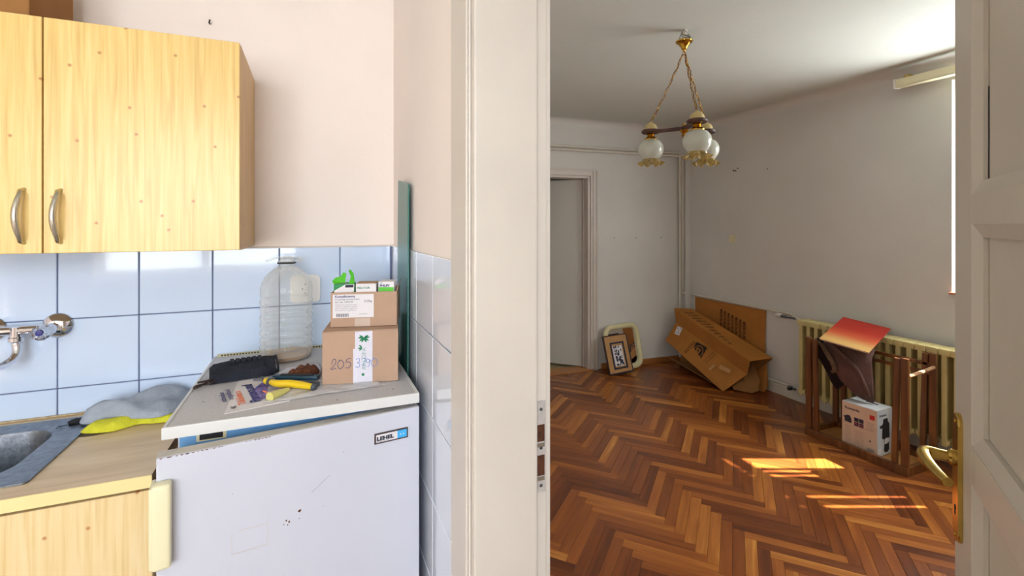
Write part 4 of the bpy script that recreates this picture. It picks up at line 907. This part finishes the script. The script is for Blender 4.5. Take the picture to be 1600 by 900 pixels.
for x0, z0, x1, z1 in ((-.422, .748, -.421, .795), (-.422, .748, -.352, .750), (-.353, .748, -.352, .80), (-.41, .795, -.352, .7965), (-.16, .83, -.085, .8305), (-.085, .795, -.0845, .8305)): flat(b, FDM(0, 0), x0, z0, x1, z1, .00015)
obj('glue_outline', b, mat('glue_residue', srgb(206, 200, 196), .5), fdo)
b = NB(); prism(b, [(-.262, .838), (-.222, .868), (-.2215, .8675), (-.2615, .8373)], 0, .0002, FDM(0, 0)); obj('scratch', b, M_inkg, fdo)
b = NB(); lathe(b, [(0, 0), (.007, 0), (.007, .006), (0, .006)], 16, Matrix.Translation((-.016, .018, .9897))); obj('hinge_pin', b, M_steel, fdo, smooth=True)

# ============================================================ on top of the fridge
TZ = SZ+.0237
# water bottle
wbt = thing('water_bottle', 'large empty ribbed clear plastic water bottle on the fridge, without cap', 'bottle', loc=(-.364, -.116, TZ))
prof = [(0, .006), (.05, .001), (.068, .001), (.0745, .006), (.0765, .015), (.078, .026)]
z = .03
for k in range(7): prof += [(.0785, z+.002), (.0800, z+.006), (.0800, z+.014), (.0775, z+.018), (.0765, z+.0215)]; z += .0245
prof += [(.0785, z+.004), (.079, z+.012), (.0788, z+.030), (.075, z+.047), (.066, z+.066), (.050, z+.083), (.036, z+.094), (.026, z+.100), (.0225, z+.104), (.0225, z+.110), (.0265, z+.112), (.0265, z+.116), (.0215, z+.118), (.0205, z+.128), (.019, z+.128)]
b = NB(); lathe(b, prof, 48); obj('body', b, M_pet, wbt, smooth='all')
b = NB(); tube(b, bez([(.024, .0, z+.114), (.046, .004, z+.120), (.03, .01, z+.126), (0, .012, z+.128), (-.03, .004, z+.127), (-.062, -.006, z+.119)], 5), .0032, 8); obj('carry_handle', b, M_pet, wbt, smooth=True)
b = NB(); lathe(b, [(.0272, z+.1085), (.0285, z+.109), (.0285, z+.1125), (.0272, z+.113)], 30); obj('neck_ring', b, M_dark, wbt, smooth=True)
b = NB(); lathe(b, [(0, .0015), (.066, .0015), (.0735, .0065), (.0755, .016), (0, .016)], 40); obj('residue_water', b, mat('amber_residue', srgb(206, 160, 96), .2, alpha=.7, var=.2), wbt, smooth=True, label='amber residue at the bottom')
# lower carton
LB = Matrix.Translation((-.263, -.464, TZ+.001)) @ Matrix.Rotation(R(-9.5), 4, 'Z')
lb = thing('carton', 'closed brown carton with printed tape and handwritten number on the fridge, lower of the two', 'box', mtx=LB)
b = NB(); box(b, (0, 0, 0), (.2, .235, .143), .002); obj('carton_body', b, M_card, lb)
b = NB(); box(b, (.0005, .0005, .1432), (.1995, .116, .1455)); box(b, (.0005, .119, .1432), (.1995, .2345, .1455)); obj('top_flap', b, M_card, lb)
LF = lambda x, y, l=0: frame_m((x, -.0004-l, y), (1, 0, 0), (0, 0, 1))
b = NB(); flat(b, LF(.085, .001), 0, 0, .046, .142); flat(b, LF(.078, .001), .002, 0, .03, .095, .0005); ob = obj('tape', b, M_tape, lb)
random.seed(2)
def leaf(b, m, x, y, a, l, w):
    prism(b, [(x+math.cos(a)*l*t-math.sin(a)*w*s*math.sin(math.pi*min(t, .999)), y+math.sin(a)*l*t+math.cos(a)*w*s*math.sin(math.pi*min(t, .999))) for t, s in ((0, 0), (.3, 1), (.7, 1), (1, 0), (.7, -1), (.3, -1))], 0, .0003, m)
b = NB()
for a, l in ((0.1, .016), (.5, .014), (2.6, .014), (3.1, .016), (3.8, .015), (4.3, .014), (5.2, .015), (5.7, .016)): leaf(b, LF(.108, .125, .0006), 0, 0, a, l, .0028)
for a in (2.4, 3.3, 3.9): leaf(b, LF(.104, .098, .0006), 0, 0, a, .012, .0022)
lathe(b, [(0, 0), (.004, 0), (.004, .0003), (0, .0003)], 10, LF(.106, .024, .0006))
obj('leaf_print', b, M_leafp, ob)
text('AKLOFA', .0165, mat('pale_green_print', srgb(140, 176, 166), .6), ob, LF(.114, .036, .0007) @ Matrix.Rotation(R(90), 4, 'Z'))
def scribble(name, parent, pts, m, r, mtx):
    b = NB()
    for p in pts:
        q = bez([(x, y, 0) for x, y in p], 6); tube(b, q, r, 5)
    bmesh.ops.scale(b, vec=(1, 1, .3), verts=b.verts); bmesh.ops.transform(b, matrix=mtx, verts=b.verts); return obj(name, b, m, parent)
g2 = [(0, .010), (.003, .020), (.008, .021), (.009, .014), (.004, .006), (-.001, .001), (.002, -.001), (.006, .002), (.010, .000)]
g0 = [(.005, .018), (0, .012), (.001, .003), (.006, .0), (.012, .006), (.011, .014), (.006, .019), (.002, .017)]
g5 = [(.012, .021), (.004, .020), (.001, .013), (.007, .014), (.011, .008), (.007, .001), (0, .001)]
g3 = [(.001, .018), (.008, .020), (.008, .013), (.004, .011), (.009, .008), (.007, .001), (0, .002)]
g7 = [(0, .018), (.009, .020), (.006, .010), (.003, 0)]
g9 = [(.009, .014), (.003, .018), (.001, .012), (.006, .009), (.009, .016), (.008, .006), (.004, 0)]
off = lambda g, dx, dy=0: [(x+dx, y+dy) for x, y in g]
SG = lambda L: [[(x*1.25, y*1.25) for x, y in g] for g in L]
scribble('handwriting', lb, SG([off(g2, 0), off(g0, .013), off(g5, .029)]), M_inkb, .0008, LF(.024, .044, .0002))
scribble('handwriting', lb, SG([off(g3, 0), off(g7, .012), off(g9, .022), off(g0, .034)]), mat('light_blue_ink', srgb(90, 130, 190), .6), .0008, LF(.086, .044, .0008))
# upper carton, open
UB = Matrix.Translation((-.240, -.413, TZ+.1475)) @ Matrix.Rotation(R(-13), 4, 'Z')
ub = thing('carton', 'small open brown carton with white printed label, upper of the two on the fridge', 'box', mtx=UB)
UW, UD, UH = .182, .135, .098
b = NB(); box(b, (0, 0, 0), (UW, .003, UH), .001); box(b, (0, UD-.003, 0), (UW, UD, UH), .001); box(b, (0, .0031, 0), (.003, UD-.0031, UH), .001); box(b, (UW-.003, .0031, 0), (UW, UD-.0031, UH), .001); box(b, (.0031, .0031, .0), (UW-.0031, UD-.0031, .003)); obj('carton_body', b, M_card, ub)
b = NB(); sheet(b, [(UW-.0005, .004, UH+.0002), (UW-.0005, UD-.004, UH+.0002), (UW+.006, UD-.01, UH+.020), (UW+.004, .02, UH+.012)], [(0, 1, 2, 3)], .002); obj('flap', b, M_card, ub)
b = NB(); flat(b, LF(.006, .026), 0, 0, .112, .066); lbl = obj('label', b, M_paper, ub)
text('Konyakmeggy', .0098, M_inkb, lbl, LF(.012, .0835, .0006), sx_=1.0, bold=.0002)
text('Konyakmeggy alkoholos praliné', .0052, M_inkb, lbl, LF(.012, .0765, .0006))
text('Art. No. 1872100', .0068, M_ink, lbl, LF(.012, .0685, .0006)); text('2,25kg', .0085, M_ink, lbl, LF(.091, .0695, .0006))
for i in range(4): text('összetevők: cukor, kakaómassza, meggy, alkohol, kakaóvaj'[i*3:40+i*3], .0036, M_inkg, lbl, LF(.012, .062-.0052*i, .0006))
b = NB()
for i in range(16): flat(b, LF(.016, .029, .0006), i*.0021, 0, i*.0021+(.0007 if i % 3 else .0013), .009, .0002)
obj('barcode', b, M_ink, lbl)
text('LOT 24.05.14', .0042, M_inkg, lbl, LF(.078, .034, .0006))
b = NB(); flat(b, LF(.066, .0005), 0, 0, .042, .023); obj('tape', b, mat('clear_tape', srgb(204, 184, 170), .08, coat=1), ub)
# little cartons standing in it
def little(name, label, x, y, w, d, z0, h, rz, m, dec):
    o = thing(name, label, 'box', group='little cartons in the open carton', mtx=UB @ Matrix.Translation((x, y, .0035)) @ Matrix.Rotation(R(rz), 4, 'Z'))
    b = NB(); box(b, (0, 0, 0), (w, d, z0+h), .0008, seg=1); obj('carton_body', b, m, o); dec(o, w, d, z0+h); return o
def dec_green(o, w, d, h):
    b = NB(); prism(b, [(0.001, h-.034), (w-.002, h-.022), (w-.001, h-.001), (w*.55, h-.001), (.001, h-.018)], 0, .0003, LF(0, 0)); obj('white_band', b, M_paper, o)
    b = NB(); flat(b, LF(0, 0, .0003), w*.55, h-.010, w-.003, h-.002); obj('dark_logo', b, M_ink, o)
    b = NB(); sheet(b, [(.0, .002, h+.0005), (.030, .002, h+.004), (.034, .0, h+.030), (.026, -.002, h+.034), (.018, -.003, h+.022), (.006, -.004, h+.020), (-.004, -.004, h+.010)], [(0, 1, 2, 3, 4, 5, 6)], .0012)
    sheet(b, [(.040, .006, h+.0005), (.056, .006, h+.0005), (.054, -.004, h+.030), (.046, -.010, h+.042), (.040, -.006, h+.040), (.046, .0, h+.022)], [(0, 1, 2, 3, 4, 5)], .0012); obj('torn_flap', b, M_green, o, label='bright green torn open flap')
little('small_carton', 'green and white little carton with torn green flaps, left in the open carton', .008, .006, .056, .05, .072, .045, 4, M_green2, dec_green)
def dec_white(o, w, d, h):
    text('FACTOR', .0082, M_leafp, o, LF(.004, h-.014), bold=.0002, sx_=1.1)
    b = NB(); prism(b, [(w-.002, h-.042), (w-.002, h-.024), (w-.012, h-.026), (w-.024, h-.034), (w-.028, h-.042)], 0, .0003, LF(0, 0)); obj('black_swoosh', b, M_ink, o)
    b = NB(); box(b, (.0005, .001, h+.0002), (w-.0005, d-.001, h+.0018)); obj('lid_flap', b, M_card, o)
little('small_carton', 'white little carton with green lettering, middle of the three', .068, .005, .056, .06, .072, .045, -2, M_paper, dec_white)
def dec_gw(o, w, d, h):
    b = NB(); flat(b, LF(0, 0), .001, h-.042, w-.001, h-.016); lathe(b, [(0, 0), (.012, 0), (.012, .0002), (0, .0002)], 16, LF(w*.5, h-.028, .0004)); obj('green_print', b, M_green, o)
    text('PHILIPS', .0085, M_inkb, o, LF(.004, h-.014, .0002), bold=.0003); text('-//-', .008, M_inkb, o, LF(.004, h-.006, .0002))
little('small_carton', 'white and bright green little carton, right of the three', .130, .008, .044, .055, .072, .050, -5, M_paper, dec_gw)
# glass pane
gp = frame_m((-.0185, -.205, .66), (-.0, -1, 0), (.006, -.015, 1))
b = NB(); prism(b, [(0, 0), (.19, 0), (.178, .925), (.165, .930), (.006, .952), (0, .945)], 0, .0045, gp); gp_ = thing('glass_pane', 'tall narrow green glass pane standing in the gap between fridge and tiled partition', 'glass'); obj('pane', b, M_glassg, gp_)
b = NB(); flat(b, gp @ Matrix.Translation((0, 0, -.0006)), .150, .86, .165, .885, .0004); obj('red_mark', b, mat('red_mark', srgb(176, 60, 50), .5), gp_)

# plastic bag print / flyer
nb = thing('magazine_bag', 'printed magazine in clear wrapping lying flat at the front of the fridge top', 'magazine', loc=(0, 0, TZ+.0003))
b = NB(); sheet(b, [(-.475, -.578, .0004), (-.340, -.545, .0006), (-.300, -.42, .0008), (-.39, -.335, .0008), (-.478, -.300, .0006)], [(0, 1, 2, 3, 4)], .0012); obj('magazine', b, M_paper, nb)
nm = frame_m((-.475, -.578, .0018), (.135, .033, 0), (-.02, .27, 0))
def NM(x, y, l=0): return nm @ Matrix.Translation((x, y, l))
b = NB(); prism(b, [(.066, .05), (.085, .045), (.12, .075), (.165, .115), (.178, .145), (.15, .15), (.11, .19), (.08, .14), (.066, .11)], 0, .0003, NM(0, 0)); obj('purple_picture', b, M_purp, nb)
b = NB(); tube(b, bez([(.098, .105, .0006), (.108, .085, .0006), (.13, .09, .0006), (.142, .11, .0006), (.14, .125, .0006)], 5), .0022, 6); bmesh.ops.transform(b, matrix=nm, verts=b.verts); obj('orange_arc', b, M_orange, nb)
text('Parasound', .034, M_inkb, nb, NM(.082, .035, .0004) @ Matrix.Rotation(R(90), 4, 'Z'), bold=.0008, sx_=1.1)
text('Tökéletes a', .024, M_orange, nb, NM(.050, .035, .0002) @ Matrix.Rotation(R(90), 4, 'Z'), bold=.0003)
text('megoldások', .019, M_inkb, nb, NM(.029, .09, .0002) @ Matrix.Rotation(R(90), 4, 'Z')); text('otthonában', .018, M_inkb, nb, NM(.014, .08, .0002) @ Matrix.Rotation(R(90), 4, 'Z'))
text('4K', .018, M_ink, nb, NM(.028, .018, .0002) @ Matrix.Rotation(R(90), 4, 'Z')); text('CSO', .02, M_paper, nb, NM(.138, .105, .0006) @ Matrix.Rotation(R(90), 4, 'Z'))
b = NB(); flat(b, NM(0, 0, 0), .093, .028, .118, .048); obj('small_picture', b, M_ink, nb)
b = NB(); t = bmesh.new(); bmesh.ops.create_grid(t, x_segments=26, y_segments=14, size=.5)
for v in t.verts:
    u, w = v.co.x+.5, v.co.y+.5
    x = -.395+.268*u+.02*(1-w)*u; y = -.548+(.028+.045*(1-u)**.5)*w*2.0+.018*u
    v.co = Vector((x, y, .0045+.0035*noise.noise(Vector((x*30, y*45, 2)))+.0015*noise.noise(Vector((x*90, y*120, 4)))))
fs = t.faces[:]; bmesh.ops.solidify(t, geom=fs, thickness=.0004); join(b, t); obj('clear_wrapping', b, M_film, nb, smooth='all')
b = NB(); lump(b, [(-.395, -.345), (-.36, -.27), (-.30, -.235), (-.262, -.27), (-.272, -.40), (-.33, -.39)], TZ+.0005, .012, amp=.5, freq=28, seed=4); obj('plastic_bag', b, mat('milky_plastic', srgb(206, 200, 206), .25, alpha=.8, coat=.5), label='crumpled milky plastic bag behind the pliers, beside the closed carton', cat='bag', smooth='all')
b = NB(); lump(b, [(-.352, -.372), (-.335, -.350), (-.315, -.358), (-.300, -.335), (-.272, -.345), (-.272, -.385), (-.31, -.395)], TZ+.0125, .016, amp=.9, freq=60, seed=8); obj('brown_rag', b, M_brownrag, label='torn brown rag on the plastic bag beside the closed carton', cat='rag', smooth='all')
# black pouch
ph = thing('tool_pouch', 'black webbing pouch with open end on the fridge in front of the bottle', 'pouch', mtx=Matrix.Translation((-.545, -.335, TZ+.0015)) @ Matrix.Rotation(R(10), 4, 'Z'))
b = NB()
secp = [(0, 0), (.09, 0), (.098, .012), (.088, .034), (.060, .044), (.022, .036), (-.002, .022)]
rings = []
for i, (x, sy, sz) in enumerate(((0, .8, .75), (.01, 1, .9), (.05, 1, 1), (.09, 1.02, 1.04), (.14, 1, 1.02), (.165, .96, .95))): rings.append([b.verts.new((x+.15*(y_-.04)*(i > 3)*.3, y_*sy*1.0, z_*sz)) for y_, z_ in secp])
for u, v in zip(rings, rings[1:]):
    for k in range(len(u)): b.faces.new([u[k], u[(k+1) % len(u)], v[(k+1) % len(v)], v[k]])
b.faces.new(rings[0][::-1]); obj('pouch_body', b, M_black, ph, smooth=False)
b = NB(); tube(b, [(p.x+.003, p.y, p.z) for p in [Vector((.166, y_*.97, z_*.97)) for y_, z_ in secp]], .003, 6, closed=True); obj('opening_hem', b, M_black, ph, smooth=True)
b = NB(); sheet(b, [(.035, -.004, .001), (.05, -.004, .03), (.056, .02, .044), (.13, .022, .0465), (.135, -.003, .03), (.15, -.005, .001)], [(0, 1, 4, 5), (1, 2, 3, 4)], .003)
for k in range(6): box(b, (.05+.014*k, .014, .045), (.060+.014*k, .056, .0495), .001, seg=1)
obj('webbing_strap', b, M_black, ph, label='ribbed webbing straps')
wr = NB(); tube(wr, bez([(-.531, -.335, TZ+.012), (-.545, -.345, TZ+.008), (-.562, -.34, TZ+.006), (-.575, -.352, TZ+.006), (-.572, -.368, TZ+.006), (-.56, -.362, TZ+.010), (-.55, -.348, TZ+.013), (-.540, -.335, TZ+.016), (-.552, -.322, TZ+.010), (-.575, -.318, TZ+.006)], 6), .0028, 8); obj('twisted_cord', wr, mat('dark_brown_cord', srgb(52, 38, 34), .6), label='short dark looped cord hanging out at the left of the black pouch', cat='cord', smooth=True)
# pliers
pz = TZ+.018
pl_ = thing('pliers', 'side-cutting pliers with yellow and grey grips lying on the magazine', 'pliers', loc=(0, 0, 0))
b = NB(); tube(b, bez([(-.388, -.430, pz), (-.37, -.452, pz), (-.34, -.462, pz-.001), (-.31, -.478, pz-.004), (-.288, -.494, pz-.006)], 7), [.0075+.0025*math.sin(math.pi*min(i/28, 1)) for i in range(29)], 12); obj('handle', b, M_yplas, pl_, smooth=True, label='bright yellow grip')
b = NB(); tube(b, bez([(-.386, -.418, pz-.003), (-.350, -.430, pz-.006), (-.31, -.448, pz-.008), (-.272, -.476, pz-.007)], 7), .0065, 10); tube(b, [(-.3875, -.4285, pz), (-.394, -.421, pz)], .0092, 12); tube(b, [(-.2875, -.4945, pz-.006), (-.279, -.500, pz-.007)], .0082, 12); obj('grip_core', b, mat('grey_grip', srgb(72, 78, 88), .5), pl_, smooth=True)
b = NB(); tube(b, [(-.3945, -.4205, pz), (-.402, -.412, pz)], [.0094, .0088], 12); obj('grip_end', b, M_yplas, pl_, smooth=True)
b = NB(); prism(b, [(-.02, -.009), (.0, -.011), (.012, -.006), (.014, .006), (.0, .010), (-.022, .008)], -.005, .005, Matrix.Translation((-.398, -.395, pz-.002)) @ Matrix.Rotation(R(150), 4, 'Z')); prism(b, [(.010, -.006), (.034, -.004), (.038, 0), (.012, .0)], -.004, .003, Matrix.Translation((-.398, -.395, pz-.002)) @ Matrix.Rotation(R(165), 4, 'Z')); prism(b, [(.010, .0005), (.036, .002), (.032, .006), (.010, .006)], -.004, .003, Matrix.Translation((-.398, -.395, pz-.002)) @ Matrix.Rotation(R(120), 4, 'Z')); obj('jaw', b, mat('dull_steel', srgb(130, 130, 134), .35, 1), pl_)
b = NB(); tube(b, bez([(-.345, -.485, TZ+.010), (-.362, -.505, TZ+.0105), (-.385, -.530, TZ+.0105)], 8), [.0055+.0004*i for i in range(17)], 12); obj('knife_handle', b, M_pyel, label='pale yellow plastic tool handle sticking out under the pliers', cat='tool handle', smooth=True)
b = NB(); box(b, (0, -.010, 0), (.125, .010, .012), .004, rot=Matrix.Translation((-.385, -.388, TZ+.0125)) @ Matrix.Rotation(R(-24), 4, 'Z')); kf = thing('utility_knife', 'dark teal flat tool handle behind the pliers, its end against the closed carton', 'knife'); obj('knife_body', b, M_teal, kf, smooth=True)
b = NB(); box(b, (.02, -.006, .0122), (.11, .006, .0145), .001, rot=Matrix.Translation((-.385, -.388, TZ+.0125)) @ Matrix.Rotation(R(-24), 4, 'Z')); obj('slider_rail', b, M_dark, kf)
# socket behind the bottle
M_sock = mat('white_socket_plastic', srgb(238, 238, 238), .35)
so_ = thing('wall_socket', 'white wall socket in the tiles behind the bottle', 'socket', loc=(-.309, -.0092, 1.236))
b = NB(); prism(b, rrect(.098, .098, .018, 6), 0, .009, frame_m((0, 0, 0), (1, 0, 0), (0, 0, 1))); obj('cover_plate', b, M_sock, so_)
b = NB(); prism(b, rrect(.074, .074, .014, 6), .0092, .012, frame_m((0, 0, 0), (1, 0, 0), (0, 0, 1))); lathe(b, [(.019, .0122), (.022, .0122), (.022, .0145), (.019, .0145), (.019, .0122)], 26, frame_m((0, 0, 0), (1, 0, 0), (0, 0, 1))); obj('socket_insert', b, M_sock, so_)
b = NB()
for x, z_ in ((-.0095, 0), (.0095, 0), (0, .016), (0, -.016)): lathe(b, [(0, 0), (.0024, 0), (.0024, .0004), (0, .0004)], 10, frame_m((x, -.0122, z_), (1, 0, 0), (0, 0, 1)))
obj('contact_hole', b, M_dark, so_)
